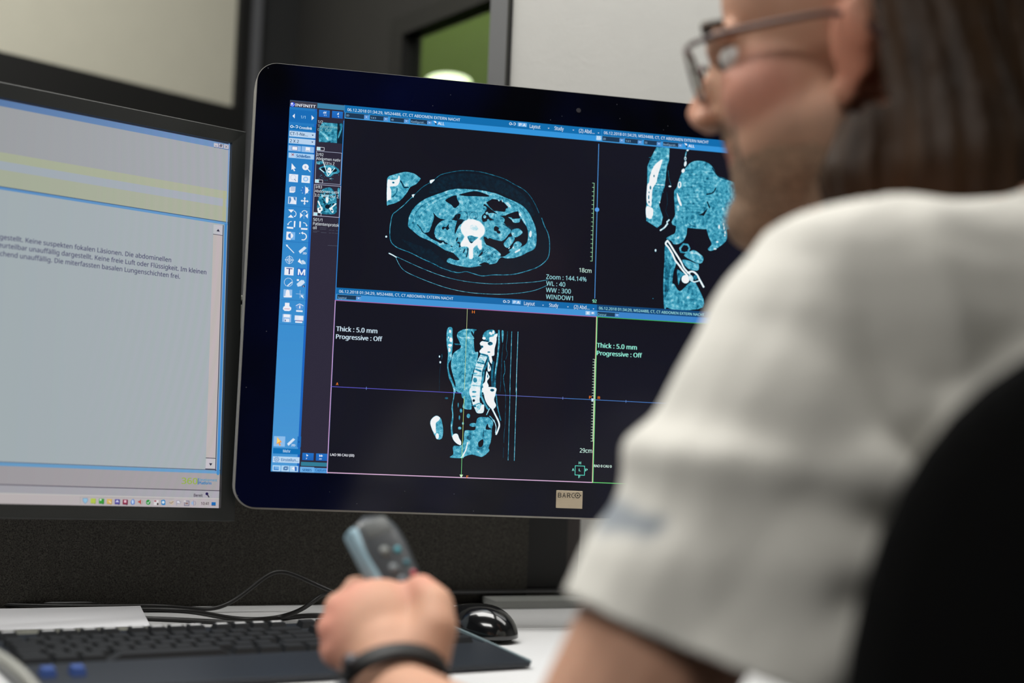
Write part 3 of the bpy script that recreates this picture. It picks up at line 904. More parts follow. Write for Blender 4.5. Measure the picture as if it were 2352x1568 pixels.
cl(R4, 0.06, 40, [(940,560),(1050,560),(1200,575)]); ct(R4, 0.06, [(1180,800),(1220,720),(1240,790),(1300,830),(1200,840)]); cl(R4, 0.3, 14, [(1140,840),(1130,1000)])
ct(R4, 0.0, [(1040,1090),(1080,1050),(1130,1040),(1130,1130),(1100,1180),(1050,1185),(1030,1130)])
for e in ((685,460,26,42),(655,600,15,50),(835,565,36,45),(660,810,36,30),(930,745,75,40),(725,715,20,30),(630,350,12,50)):
    ce(R4, 0.6, *e)
ce(R4, 0.35, 395, 210, 36, 20); ce(R4, 0.35, 850, 1000, 50, 50)
ct(R4, 1.0, [(515,960),(560,920),(620,930),(650,1010),(690,1080),(680,1150),(620,1130),(560,1080),(520,1020)])
ce(R4, 0.0, 712, 970, 32, 60, -15)
ct(R4, 0.58, [(70,680),(120,600),(180,560),(260,590),(300,660),(330,850),(310,1000),(250,1040),(190,1010),(110,850)])
ct(R4, 1.0, [(70,700),(110,610),(200,560),(265,600),(250,650),(190,700),(182,800),(182,900),(150,910),(100,820)]); ce(R4, 1.0, 210, 970, 34, 62)
cl(R4, 1.0, 24, [(815,1100),(790,1220),(745,1320),(690,1400)])
cl(R4, 0.35, 10, [(1550,0),(1578,120),(1570,700),(1550,900),(1545,1100)]); cl(R4, 0.3, 9, [(1540,1200),(1530,1400)])
s.line(R4, [(1670,0),(1628,1450)], 12, 0.66, 'val'); s.line(R4, [(1797,0),(1752,1460)], 13, 0.78, 'val')

K = (1460, 320, 7.84)  # coronal slice, upper part
ct(K, 0.6, [(370,140),(610,150),(600,380),(560,500),(540,700),(520,850),(480,950),(450,1090),(420,1180),(490,1400),(460,1540),(350,1560),(190,1470),(190,1200),(205,800),(210,480),(290,300)], False)
for q in range(14):
    cl(K, 0.46, 10, [(240 + 4 * q, 330 + q * 45), (540 - q * 3, 300 + q * 50)])
ct(K, 1.0, [(450,370),(480,380),(440,520),(400,650),(370,780),(310,880),(290,1050),(285,1180),(260,1210),(195,1110),(205,830),(240,780),(260,640),(330,480)])
for e in ((330,660,10,22),(265,870,14,34),(240,955,8,16),(235,1040,10,40),(240,1130,10,22)):
    ce(K, 0.3, *e)
ct(K, 1.0, [(190,1210),(300,1240),(315,1330),(290,1410),(250,1430),(190,1400)])
cl(K, 0.8, 18, [(360,812),(520,825)])
ct(K, 0.6, [(920,490),(990,420),(1100,385),(1260,405),(1380,490),(1480,650),(1700,740),(1900,900),(1900,1568),(740,1568),(710,1350),(700,1200),(690,950),(740,860),(780,720),(830,600)])
for q in range(16):
    cl(K, 0.5, 12, [(900 - q * 6, 560 + q * 50), (1150, 540 + q * 52), (1400, 560 + q * 55)])
for e in ((935,195,24,18,-30),(893,345,20,36,0),(893,440,24,52,10),(855,565,30,40,25),(787,820,34,64,5)):
    ce(K, 1.0, *e)
ce(K, 0.3, 893, 350, 8, 22); ce(K, 0.6, 787, 815, 12, 36); cl(K, 0.7, 22, [(910,230),(895,300)])
ct(K, 1.0, [(740,970),(765,1000),(830,1180),(800,1190),(755,1090)]); ce(K, 0.8, 762, 1240, 24, 50)
cl(K, 0.1, 22, [(1280,990),(1390,960),(1440,880)]); cl(K, 0.15, 18, [(1380,520),(1470,650),(1560,700),(1700,740)]); cl(K, 0.1, 26, [(1290,1130),(1330,1230)])
ct(K, 0.05, [(1120,1370),(1200,1330),(1290,1250),(1200,1420),(1170,1400)]); cl(K, 0.3, 14, [(930,1400),(960,1520),(1060,1568)])
cl(K, 0.5, 7, [(585,560),(600,700),(635,820)]); ce(K, 0.98, 615, 846, 26, 16); cl(K, 0.3, 6, [(560,950),(570,1150),(540,1280),(590,1400)])
cl(K, 0.95, 24, [(600,1450),(570,1480)]); cl(K, 0.95, 24, [(570,1510),(530,1568)]); ce(K, 0.9, 430, 1135, 12, 14)
N6 = (1460, 500, 7.13)  # coronal slice, lower part
ct(N6, 0.6, [(172,0),(440,0),(420,110),(350,165),(172,50)], False)
ce(N6, 1.0, 235, 0, 34, 20); cl(N6, 0.95, 28, [(545,35),(512,70)]); cl(N6, 0.95, 28, [(520,100),(470,160),(405,205)])
ct(N6, 0.6, [(670,-40),(860,-40),(840,200),(830,280),(780,380),(700,430),(620,430),(580,380),(500,340),(570,290),(640,250),(660,150)])
ct(N6, 0.6, [(860,-30),(1120,-30),(1080,80),(960,130),(880,90)]); ce(N6, 0.62, 1060, 130, 50, 56)
ct(N6, 0.58, [(1130,0),(1400,0),(1480,100),(1500,320),(1430,430),(1250,540),(1180,510),(1240,430),(1190,300),(1150,150)])
for e in ((1365,150,14,34),(1440,110,10,22),(1450,170,14,30),(1465,240,12,26),(1458,292,12,14),(1335,395,20,16),(1300,510,24,14)):
    ce(N6, 0.95, *e)
ct(N6, 0.55, [(480,460),(560,520),(640,700),(660,760),(620,880),(605,1000),(590,1150),(510,1450),(465,1468),(450,1100),(470,700)])
for q in range(7):
    cl(N6, 0.35, 10, [(500 + q * 14, 620 + q * 30), (480 + q * 12, 900), (480 + q * 8, 1300)])
ct(N6, 0.58, [(600,1080),(720,1200),(900,1050),(1000,1100),(1100,1468),(500,1468)]); ct(N6, 0.5, [(680,850),(740,880),(800,930),(740,980),(700,1100),(680,960)])
ct(N6, 0.6, [(760,690),(870,700),(960,740),(1030,760),(1020,860),(900,850),(820,800)])
s.line(N6, [(740,560),(725,500),(780,430),(850,440),(880,500),(850,570),(740,560)], 34, 0.6, 'val'); ce(N6, 0.0, 800, 505, 45, 55)
ct(N6, 0.62, [(850,570),(950,530),(1050,590),(1110,660),(1080,740),(1000,740),(900,690),(790,620)]); cl(N6, 0.8, 40, [(900,570),(1000,580),(1060,640)])
cl(N6, 1.0, 34, [(520,375),(490,425),(540,490),(600,590),(650,700),(720,790),(770,860),(850,950)]); cl(N6, 1.0, 34, [(520,375),(560,430),(640,560),(740,720),(795,830),(880,920)])
ce(N6, 1.0, 815, 1005, 68, 70); ce(N6, 0.9, 905, 990, 36, 60, -20)
cl(N6, 1.0, 36, [(850,900),(930,880),(1000,930),(1050,1020),(1110,1130)]); cl(N6, 0.95, 24, [(1040,1030),(960,1050),(900,1020)]); ce(N6, 0.4, 975, 975, 34, 40)
ce(N6, 0.95, 325, 535, 15, 24); ce(N6, 0.6, 282, 1322, 8, 8)
# keep each slice inside its own view
s.val[:, :int(s.tx(A, [(1200, 500)])[0][0])] = 0
s.finish_ct()

# thumbnails painted as little slices
def thumb_ct():
    s.val[:] = 0
    ct(A, 0.5, [(790,555),(1075,580),(1060,930),(725,910),(718,800),(735,640)], False); ct(A, 0.45, [(1100,580),(1155,590),(1140,700),(1070,850),(1080,700)])
    ct(A, 0.7, [(740,720),(800,740),(900,820),(960,830),(950,870),(890,885),(800,790)]); cl(A, 0.85, 12, [(1070,620),(1055,920)], False)
    ct(A, 0.14, [(1060,560),(1100,580),(1155,590),(1145,940),(1050,935)], False)
    ct(A, 0.5, [(1100,585),(1150,592),(1138,690),(1075,850),(1075,780),(1105,680)])
    ct(A, 0.55, [(720,1390),(800,1340),(930,1325),(1050,1370),(1100,1440),(1060,1480),(990,1490),(930,1540),(860,1530),(800,1460)])
    ct(A, 0.1, [(760,1385),(850,1370),(870,1440),(820,1440)]); ce(A, 0.1, 1000, 1420, 50, 30); ce(A, 0.5, 740, 1285, 60, 34)
    ce(A, 1.0, 912, 1420, 38, 52); ce(A, 0.3, 905, 1420, 12, 8)
    s.line(A, [(790,1235),(890,1520)], 16, 1.0, 'val'); s.line(A, [(890,1520),(1010,1385)], 14, 1.0, 'val'); s.line(A, [(748,1400),(812,1452)], 14, 1.0, 'val')
    for q in range(20):
        ce(E_, 0.8, rr.uniform(680, 1090), rr.uniform(170, 270), 6, 5)
    ce(E_, 1.0, 935, 240, 24, 6)
    ct(E_, 0.5, [(770,450),(830,410),(880,400),(930,395),(980,440),(1030,520),(1045,700),(1030,860),(860,880),(720,850),(690,720),(720,580)])
    ct(E_, 0.5, [(1060,420),(1100,420),(1090,600),(1075,560)])
    for q in range(60):
        ce(E_, rr.choice((0.05, 0.2, 0.65)), rr.uniform(730, 1020), rr.uniform(470, 840), rr.uniform(8, 22), rr.uniform(8, 18))
    ce(E_, 1.0, 872, 620, 26, 60); ce(E_, 0.1, 880, 740, 44, 40)
    cl(E_, 1.0, 26, [(712,645),(740,710),(775,770)]); ct(E_, 1.0, [(700,770),(780,750),(790,800),(730,860),(705,830)])
    cl(E_, 1.0, 26, [(1028,690),(960,750),(920,780)]); ct(E_, 1.0, [(910,770),(960,760),(990,830),(960,850)])
    ce(E_, 0.2, 742, 785, 14, 16); ce(E_, 0.2, 958, 812, 12, 14)
# ---- user interface
DK = (46, 42, 58)
wu = s.W
def photo_u(x, y):
    return s.tx(PX, [(x, y)])[0]
u_div = 0.3581 * s.s
u_tool = photo_u(706, 700)[0]
u_view = photo_u(772.5, 664)[0]
s.trect(0, 0, u_tool, s.H * 0.45, (34, 118, 190), (54, 138, 204))
s.trect(0, s.H * 0.45, u_tool, s.H, (54, 138, 204), (74, 150, 212))
s.trect(u_tool - 12, 0, u_tool, s.H, (28, 100, 190))
s.trect(u_tool, 0, u_view, s.H, DK)
keep = s.img.copy(); thumb_ct(); vb = s.val.copy(); s.finish_ct(4)
mk = np.clip(vb * 40, 0, 1)[..., None]; s.img = keep * (1 - mk) + s.img * mk
s.val[:] = 0
s.trect(u_view - 5, 0, u_view, s.H, (44, 124, 200))
WHT = (236, 238, 246)
def h2(u0, u1, v0, v1, v2, dark=(16, 108, 172), light=(52, 148, 218)):
    s.trect(u0, v0, u1, v1, dark)
    s.trect(u0, v1, u1, v2, light)
ra, rb = photo_u(793, 258.5)[1], photo_u(792.5, 272)[1]
rc, rd, re = photo_u(773, 660.1)[1], photo_u(773.5, 674.8)[1], photo_u(773, 688.8)[1]
h2(u_view, s.W, 0, ra, rb)
h2(u_view, u_div, rc, rd, re, (18, 104, 168), (66, 148, 214))
h2(u_div, s.W, rc, rd, re, (20, 70, 118), (60, 130, 200))
s.trect(u_div, 0, u_div + 2, ra, (60, 150, 215))
BL = (28, 88, 150)
# tool column, top
s.rect(A, 190, 155, 695, 318, (62, 62, 76)); s.rect(A, 205, 320, 685, 590, (24, 108, 182)); s.rect(A, 200, 600, 665, 715, (14, 108, 178))
s.ell(A, 252, 236, 42, 42, (50, 84, 226)); s.ell(A, 240, 222, 22, 20, (220, 226, 255)); s.line(A, [(212,250),(252,262),(290,235)], 8, (200, 210, 255))
s.text(A, 'INFINITT', 300, 268, 665, 298, 50, WHT, True)
s.poly(A, [(248,442),(292,400),(288,488)], WHT); s.poly(A, [(592,428),(640,478),(594,520)], WHT)
s.text(A, '1/1', 398, 486, 482, 492, 52, (178, 214, 240))
for x, w in ((235, 36), (325, 36)):
    s.line(A, [(x + 22 * math.cos(t), 632 + 20 * math.sin(t) + (x - 235) * 0.05) for t in np.linspace(0 if x < 300 else -2.4, 6.28 if x < 300 else 2.2, 14)], 12, WHT)
s.line(A, [(262,636),(285,642)], 12, WHT)
s.text(A, 'Crosslink', 372, 674, 600, 690, 46, WHT, True)
s.rect(A, 195, 705, 660, 848, (186, 212, 238)); s.text(A, 'CT-1-Ne...', 208, 782, 525, 806, 54, (44, 74, 108)); s.poly(A, [(595,778),(632,782),(612,802)], (30, 50, 90))
s.rect(A, 187, 832, 655, 970, (182, 210, 238)); s.text(A, '2 X 2', 202, 918, 362, 926, 54, (44, 74, 108)); s.poly(A, [(590,902),(626,906),(606,926)], (30, 50, 90))
s.rect(A, 180, 968, 400, 1085, (146, 188, 234)); s.rect(A, 415, 985, 635, 1108, (146, 188, 234))
s.rect(A, 245, 990, 335, 1060, WHT); s.frame_rect(A, 243, 988, 337, 1062, 2, (80, 100, 160)); s.rect(A, 488, 1003, 562, 1083, WHT); s.line(A, [(498,1065),(550,1070)], 8, (90, 140, 190))
s.rect(A, 180, 1098, 635, 1230, (166, 204, 240)); s.text(A, 'Schließen', 320, 1186, 566, 1200, 48, BL, True)
for q in range(3):
    for w_ in range(3):
        s.rect(A, 205 + q * 30, 1115 + w_ * 28 + q * 2, 225 + q * 30, 1135 + w_ * 28 + q * 2, (200, 215, 236))
s.line(A, [(235,1122),(272,1152)], 9, (150, 60, 70)); s.line(A, [(272,1122),(238,1152)], 9, (150, 60, 70))
# tool icons
s.poly(A, [(235,1292),(312,1385),(276,1390),(298,1430),(275,1437),(256,1397),(228,1412)], WHT)
s.line(A, [(530,1405),(566,1445)], 16, WHT); s.ell(A, 483, 1362, 58, 56, WHT); s.line(A, [(462,1360),(504,1364)], 5, BL); s.line(A, [(484,1340),(482,1385)], 5, BL)
s.rect(E_, 190, 150, 345, 305, (228, 234, 246)); s.line(E_, [(262 + 46 * math.cos(t), 215 + 46 * math.sin(t)) for t in np.linspace(0, 6.28, 20)], 5, (170, 185, 215)); s.line(E_, [(285,245),(308,278)], 8, (70, 90, 130))
s.rect(E_, 415, 175, 560, 320, (226, 234, 246)); s.ell(E_, 487, 245, 48, 44, (150, 195, 240)); s.ell(E_, 487, 245, 26, 24, (215, 228, 246))
s.poly(E_, [(195,400),(225,378),(305,380),(300,470),(270,492),(195,488)], WHT)
for q in range(4):
    s.line(E_, [(220, 388 + q * 22), (300, 391 + q * 22)], 5, (110, 140, 190)); s.line(E_, [(226 + q * 22, 384), (222 + q * 22, 462)], 5, (110, 140, 190))
for t in np.linspace(0, 6.28, 9)[:-1]:
    s.line(E_, [(478 + 60 * math.cos(t), 447 + 60 * math.sin(t)), (478 + 78 * math.cos(t), 447 + 78 * math.sin(t))], 6, WHT)
s.ell(E_, 478, 447, 60, 60, (50, 120, 200))
s.poly(E_, [(478, 386)] + [(478 + 60 * math.sin(t), 447 - 60 * math.cos(t)) for t in np.linspace(0, 3.14, 14)] + [(476, 508)], WHT)
s.rect(E_, 175, 560, 318, 700, (226, 232, 246)); s.poly(E_, [(188,572),(216,572),(226,620),(206,670),(184,690)], (70, 130, 190)); s.poly(E_, [(262,572),(306,574),(306,640),(282,620)], (70, 130, 190)); s.poly(E_, [(265,690),(292,620),(320,700)], WHT)
s.line(E_, [(410,636),(525,644)], 20, WHT); s.line(E_, [(469,590),(466,690)], 20, WHT)
for p_ in ([(395,636),(425,612),(425,660)], [(540,645),(512,620),(510,668)], [(470,566),(446,596),(492,598)], [(465,712),(442,682),(488,684)]):
    s.poly(E_, p_, WHT)
def arc(fr, cx, cy, r, a0, a1, w, col):
    s.line(fr, [(cx + r * math.cos(math.radians(t)), cy + r * math.sin(math.radians(t))) for t in np.linspace(a0, a1, 12)], w, col)
for p_ in ([(170,790),(278,796),(224,850)], [(165,935),(272,942),(220,884)], [(385,845),(437,896),(383,952)], [(530,860),(476,904),(524,956)]):
    s.poly(E_, p_, WHT)
arc(E_, 258, 872, 56, -70, 60, 12, WHT); s.poly(E_, [(270,905),(312,912),(284,930)], WHT); arc(E_, 465, 862, 50, 200, 330, 12, WHT); s.poly(E_, [(490,845),(520,820),(512,858)], WHT); s.line(E_, [(459,850),(456,960)], 4, WHT)
s.poly(E_, [(150,1100),(265,1110),(262,1142),(148,1132)], WHT); s.poly(E_, [(276,998),(304,1000),(296,1112),(270,1110)], WHT); arc(E_, 232, 1066, 58, 190, 270, 12, WHT); s.poly(E_, [(150,1050),(190,1050),(168,1078)], WHT)
s.poly(E_, [(374,1004),(403,1008),(398,1118),(370,1114)], WHT); s.poly(E_, [(402,1124),(520,1130),(517,1160),(400,1154)], WHT); arc(E_, 445, 1088, 58, 270, 355, 12, WHT); s.poly(E_, [(482,1070),(522,1072),(506,1102)], WHT)
s.rect(E_, 142, 1190, 292, 1340, (120, 178, 232)); s.rect(E_, 142, 1190, 216, 1340, WHT); s.ell(E_, 216, 1265, 46, 46, (60, 130, 205)); s.poly(E_, [(216,1220)] + [(216 + 46 * math.sin(t), 1265 - 46 * math.cos(t)) for t in np.linspace(0, 3.14, 12)], WHT)
arc(E_, 440, 1280, 60, -100, 110, 18, WHT); s.poly(E_, [(400,1212),(440,1190),(438,1246)], WHT); s.ell(E_, 378, 1222, 10, 10, WHT)
for fr, a, b in ((E_, (125,727), (603,762)), (E_, (92,1366), (572,1392)), (G, (203,1000), (685,1026)), (G, (172,1440), (660,1468))):
    s.line(fr, [a, b], 4, (20, 88, 160))
s.line(G, [(300,26),(430,160)], 15, WHT); s.poly(G, [(285,10),(330,20),(300,52)], WHT)
s.poly(G, [(515,130),(620,45),(662,75),(545,178)], (214, 228, 244)); s.text(G, '2D', 590, 186, 655, 190, 36, (240, 240, 250), True)
arc(G, 350, 288, 66, 0, 360, 7, WHT); arc(G, 350, 288, 36, 0, 360, 7, WHT); s.line(G, [(272,286),(428,292)], 9, WHT); s.line(G, [(352,212),(346,360)], 9, WHT)
s.poly(G, [(500,320),(535,262),(560,320),(585,375),(540,345)], WHT); s.poly(G, [(560,300),(600,290),(640,330),(645,365),(585,365)], (196, 218, 240))
s.rect(G, 265, 415, 423, 570, WHT); s.text(G, 'T', 292, 545, 400, 548, 108, (40, 60, 130)); s.rect(G, 490, 435, 642, 582, (40, 104, 190)); s.text(G, 'M', 505, 560, 628, 566, 106, WHT, True)
arc(G, 332, 690, 76, 0, 360, 7, WHT); s.line(G, [(320,750),(392,690)], 18, WHT)
s.poly(G, [(480,720),(560,650),(610,655),(630,700),(560,760),(500,770)], (206, 224, 244)); s.rect(G, 485, 635, 522, 668, WHT); s.rect(G, 585, 745, 625, 780, (40, 50, 100)); s.text(G, 'L', 596, 775, 616, 776, 24, WHT, True)
s.rect(G, 247, 815, 395, 965, (150, 192, 234)); s.poly(G, [(290,840),(318,820),(350,840),(360,940),(275,935)], WHT); s.poly(G, [(250,940),(395,930),(392,965),(250,962)], WHT)
s.line(G, [(470,898),(612,908)], 6, (200, 215, 240)); s.line(G, [(545,835),(540,975)], 6, (200, 215, 240)); s.poly(G, [(555,915),(612,935),(590,945),(610,975),(592,978),(575,950),(562,965)], WHT)
s.poly(G, [(270,1058),(352,1062),(350,1120),(386,1150),(380,1190),(345,1210),(262,1205),(232,1175),(240,1135),(268,1115)], WHT); s.line(G, [(262,1168),(352,1172)], 7, (180, 80, 110))
s.ell(G, 535, 1130, 70, 58, (90, 150, 215)); s.line(G, [(470,1112),(535,1080),(600,1115)], 10, WHT); s.text(G, 'i', 527, 1160, 545, 1160, 56, WHT, True); s.rect(G, 472, 1190, 588, 1228, (232, 236, 246))
s.rect(G, 228, 1262, 378, 1412, (150, 190, 234)); s.rect(G, 248, 1262, 358, 1325, WHT); s.rect(G, 262, 1345, 345, 1408, (226, 232, 246)); s.rect(G, 268, 1362, 285, 1395, (90, 110, 160))
s.rect(G, 447, 1285, 600, 1382, (222, 230, 246)); s.ell(G, 545, 1335, 34, 34, WHT); s.line(G, [(470,1382),(595,1388)], 7, (180, 80, 110)); s.rect(G, 455, 1390, 582, 1425, (232, 236, 246))
# tool column, bottom
s.rect(B, 230, 322, 425, 515, (140, 188, 234)); s.poly(B, [(288,340),(372,432),(335,440),(352,490),(328,498),(312,450),(275,470)], (238, 150, 60)); s.poly(B, [(288,345),(345,415),(282,455)], (250, 210, 110))
s.poly(B, [(465,460),(575,360),(612,385),(490,500)], (214, 228, 244)); s.text(B, '2D', 540, 505, 610, 508, 36, (240, 240, 250), True)
s.rect(B, 655, 330, 710, 525, (26, 106, 186)); s.poly(B, [(675,412),(688,430),(674,444)], (20, 40, 90))
s.rect(B, 215, 535, 702, 655, (16, 112, 182)); s.text(B, 'Mehr', 392, 616, 525, 620, 50, (214, 230, 246))
s.rect(B, 210, 685, 686, 812, (186, 214, 240)); s.text(B, 'Einstellun...', 360, 770, 665, 785, 50, BL)
for t in np.linspace(0, 6.28, 10)[:-1]:
    s.line(B, [(278 + 30 * math.cos(t), 742 + 30 * math.sin(t)), (278 + 50 * math.cos(t), 742 + 50 * math.sin(t))], 12, (110, 150, 200))
arc(B, 278, 742, 30, 0, 360, 10, (110, 150, 200)); s.ell(B, 278, 742, 8, 8, (40, 70, 120))
for x0, x1, y0 in ((205, 345, 845), (362, 502, 850), (518, 662, 857)):
    s.rect(B, x0, y0, x1, y0 + 120, (172, 210, 240))
s.rect(B, 228, 870, 315, 935, (30, 110, 190)); s.rect(B, 240, 872, 318, 920, (110, 170, 225)); s.frame_rect(B, 405, 885, 460, 932, 3, (40, 90, 150)); s.frame_rect(B, 420, 875, 478, 920, 3, (40, 90, 150))
s.poly(B, [(545,905),(600,870),(600,940)], WHT); s.poly(B, [(600,868),(640,880),(640,955),(605,950)], (50, 110, 190))
# thumbnail column
s.rect(A, 700, 208, 1188, 345, (62, 128, 166)); s.rect(A, 708, 335, 1180, 1075 - 550, DK)
for x0, y0 in ((728, 327), (963, 347)):
    s.rect(A, x0, y0, x0 + 190, y0 + 146, (34, 112, 196), (28, 96, 180))
for dx in (0, 30):
    s.poly(A, [(798 + dx, 392), (826 + dx, 352), (826 + dx, 400)], WHT); s.poly(A, [(812 + dx, 418), (828 + dx, 418), (828 + dx, 446)], WHT)
s.poly(A, [(1048,415),(1084,375),(1082,422)], WHT); s.poly(A, [(1062,440),(1082,440),(1082,474)], WHT)
TW = (226, 236, 240)
s.text(A, '1/2', 708, 570, 795, 576, 50, TW); s.text(A, 'Topogramm:', 706, 650, 1068, 668, 46, (150, 196, 200)); s.text(A, '0.6  T20f', 700, 712, 960, 728, 46, (150, 196, 200))
def toggle(fr, x, y):
    s.rect(fr, x, y, x + 62, y + 62, (176, 226, 236)); s.frame_rect(fr, x, y, x + 128, y + 66, 2.4, WHT)
toggle(A, 690, 1000); toggle(E_, 662, 252); toggle(E_, 635, 845)
a_, b_ = s.tx(A, [(682, 1072)])[0] / s.s, s.tx(E_, [(1110, 345)])[0] / s.s
def plain_frame(a, b, w, col):
    pp = np.array([(a[0], a[1]), (b[0], a[1]), (b[0], b[1]), (a[0], b[1]), (a[0], a[1])]) * s.s
    s.put(s.stroke_cover(pp, w), col)
plain_frame(a_, b_, 2.2, (190, 200, 226))
plain_frame(s.tx(E_, [(645, 338)])[0] / s.s, s.tx(E_, [(1092, 936)])[0] / s.s, 2.6, (206, 206, 230))
s.text(A, '2/92', 682, 1158, 805, 1164, 50, TW); s.text(A, 'Abdomen nativ', 680, 1236, 1112, 1258, 50, TW); s.text(A, '5.0', 676, 1308, 740, 1312, 46, (150, 196, 200)); s.text(A, '331s Z', 815, 1316, 1006, 1330, 50, TW)
s.text(E_, '3/83', 655, 408, 778, 414, 50, TW); s.text(E_, 'Abdomen nativ', 650, 486, 1085, 508, 50, TW); s.text(E_, '3.0  MPR cor Z', 645, 558, 1078, 588, 50, TW)
s.text(E_, '501/1', 622, 998, 785, 1008, 54, TW); s.text(E_, 'Patientenprotok', 620, 1076, 1084, 1100, 54, TW); s.text(E_, 'oll', 618, 1144, 680, 1148, 54, TW)
for x0, x1, y in ((740,860,1118),(745,850,1146),(620,732,1178),(622,690,1198),(762,858,1206),(905,950,1162),(965,1000,1170),(1035,1068,1172),(905,942,1214),(960,1000,1216),(1015,1068,1222),(885,1058,1438)):
    s.line(E_, [(x0, y), (x1, y + (x1 - x0) * 0.05)], 5, (92, 100, 116))
for x0, y0 in ((742, 622), (988, 632)):
    s.rect(B, x0, y0, x0 + 198, y0 + 140, (34, 112, 196), (28, 96, 180))
s.poly(B, [(812,645),(850,675),(815,690)], WHT); s.text(B, 'F', 808, 738, 828, 740, 24, WHT, True)
for dx in (0, 32):
    s.poly(B, [(1045 + dx, 652), (1078 + dx, 682), (1046 + dx, 700)], WHT)
s.text(B, 'FF', 1045, 748, 1090, 750, 24, WHT, True)
s.rect(B, 716, 785, 1200, 875, (50, 124, 150)); s.rect(B, 700, 873, 950, 988, (108, 174, 230)); s.rect(B, 953, 893, 1188, 990, (86, 158, 222))
s.text(B, 'SERIES', 740, 952, 906, 957, 42, BL, True); s.text(B, 'Capture', 975, 956, 1165, 962, 46, BL)
# headers
HDR = '06.12.2018 01:34:29, M524488, CT, CT ABDOMEN EXTERN NACHT'
s.text(PX, HDR, 797.9, 255.3, 1056.7, 278.4, 6.5, WHT); s.text(CC, HDR, 368, 222, 2252, 388, 50, WHT)
s.text(G, HDR, 1245, 880, 1245 + 262 * 7.84, 1007, 50, WHT)
a_ = s.uv([(1375.5, 712)])[0]; ln = s.texts[-1][3]
s.texts.append((HDR, a_[0], s.texts[-1][2], ln, s.texts[-1][4], (170, 236, 232), False))
for fr, pts in ((Z4, ((270,330),(350,318,430,360),(457,368,552,375),(680,386,762,392),(900,410,1040,418))), (Z5, ((215,518),(298,506,376,544),(405,550,502,556),(632,566,713,571),(855,583,995,589)))):
    x, y = pts[0]
    arc(fr, x + 14, y, 10, 0, 360, 5, WHT); arc(fr, x + 50, y + 2, 10, -140, 130, 5, WHT); s.line(fr, [(x + 24, y + 4), (x + 34, y + 6)], 5, WHT)
    s.rect(fr, *pts[1], (120, 178, 230)); s.text(fr, 'P A', pts[1][0] + 14, pts[1][3] - 8, pts[1][2] - 10, pts[1][3] - 6, 24, WHT, True)
    for t_, q in zip(('Layout', 'Study', '(2) Abd...'), pts[2:]):
        s.text(fr, t_, *q, 32, WHT)
        xx = {'Layout': q[2] + 75, 'Study': q[2] + 88, '(2) Abd...': q[2] + 36}[t_]
        s.poly(fr, [(xx - 8, q[3] - 8), (xx + 8, q[3] - 7), (xx, q[3] + 1)], WHT)
def combo(fr, x0, y0, x1, y1, ax, text=None, cap=30, tcol=(150, 190, 220), bold=False):
    s.rect(fr, x0, y0, x1, y1, (28, 56, 84)); s.frame_rect(fr, x0, y0, x1, y1, 1.6, (84, 166, 226))
    hgt = (x1 - ax)
    s.rect(fr, ax, y1 - (y1 - y0) * 0.66, x1 - 2, y1 - 3, (92, 152, 216))
    cx, cy = (ax + x1) / 2, y1 - (y1 - y0) * 0.36
    s.poly(fr, [(cx - hgt * 0.2, cy - hgt * 0.1), (cx + hgt * 0.2, cy - hgt * 0.06), (cx, cy + hgt * 0.12)], WHT)
combo(A, 1203, 378, 1620, 510, 1540); combo(A, 1642, 422, 1970, 540, 1890); combo(A, 2008, 460, 2340, 575, 2258); combo(Z1, 1500, 597, 1692, 656, 1650)
SM = (156, 192, 222)
s.text(A, '2D', 1215, 446, 1268, 450, 32, SM); s.text(A, '1X1', 1655, 492, 1748, 498, 34, SM); s.text(A, '40', 2025, 524, 2068, 528, 32, SM); s.text(Z1, 'Konfigurati...', 1507, 634, 1636, 644, 19, SM)
s.text(Z1, 'ALL', 1747, 653, 1805, 657, 26, WHT, True); s.poly(Z1, [(1706,618),(1728,620),(1736,640),(1722,636)], WHT); s.poly(Z1, [(1718,640),(1736,638),(1734,658)], (30, 40, 60))
combo(CC, 338, 252, 728, 378, 650); combo(CC, 744, 290, 1056, 405, 978); combo(CC, 1086, 320, 1396, 435, 1320); combo(CC, 1430, 352, 1780, 465, 1706)
s.text(CC, '2D', 350, 320, 400, 323, 32, SM); s.text(CC, '1X1', 762, 360, 846, 366, 34, SM); s.text(CC, '33', 1100, 388, 1146, 392, 34, SM); s.text(CC, 'Konfigurati...', 1440, 420, 1685, 440, 36, SM)
s.text(CC, 'ALL', 1890, 455, 1998, 463, 50, WHT, True); s.poly(CC, [(1815,380),(1860,390),(1866,425),(1840,420)], WHT); s.poly(CC, [(1835,425),(1866,428),(1862,468)], (24, 40, 64))
s.rect(CC, 230, 245, 322, 332, (150, 200, 236)); s.ell(CC, 258, 270, 10, 12, WHT); s.ell(CC, 290, 272, 10, 12, WHT); s.line(CC, [(240,295),(312,300)], 12, WHT); s.line(CC, [(240,320),(300,324)], 10, WHT)
combo(G, 1210, 908, 1640, 1018, 1552); s.text(G, 'Sagittal', 1225, 984, 1374, 992, 34, SM)
combo(Z5, 1066, 608, 1262, 660, 1224); s.text(Z5, 'Coronal', 1070, 644, 1144, 649, 19, (150, 214, 222))
s.rect(Z5, 960, 604, 1000, 640, (170, 206, 236)); s.rect(Z5, 1004, 606, 1044, 642, (110, 166, 222)); s.ell(Z5, 1024, 622, 12, 7, WHT); s.ell(Z5, 980, 622, 8, 9, WHT)
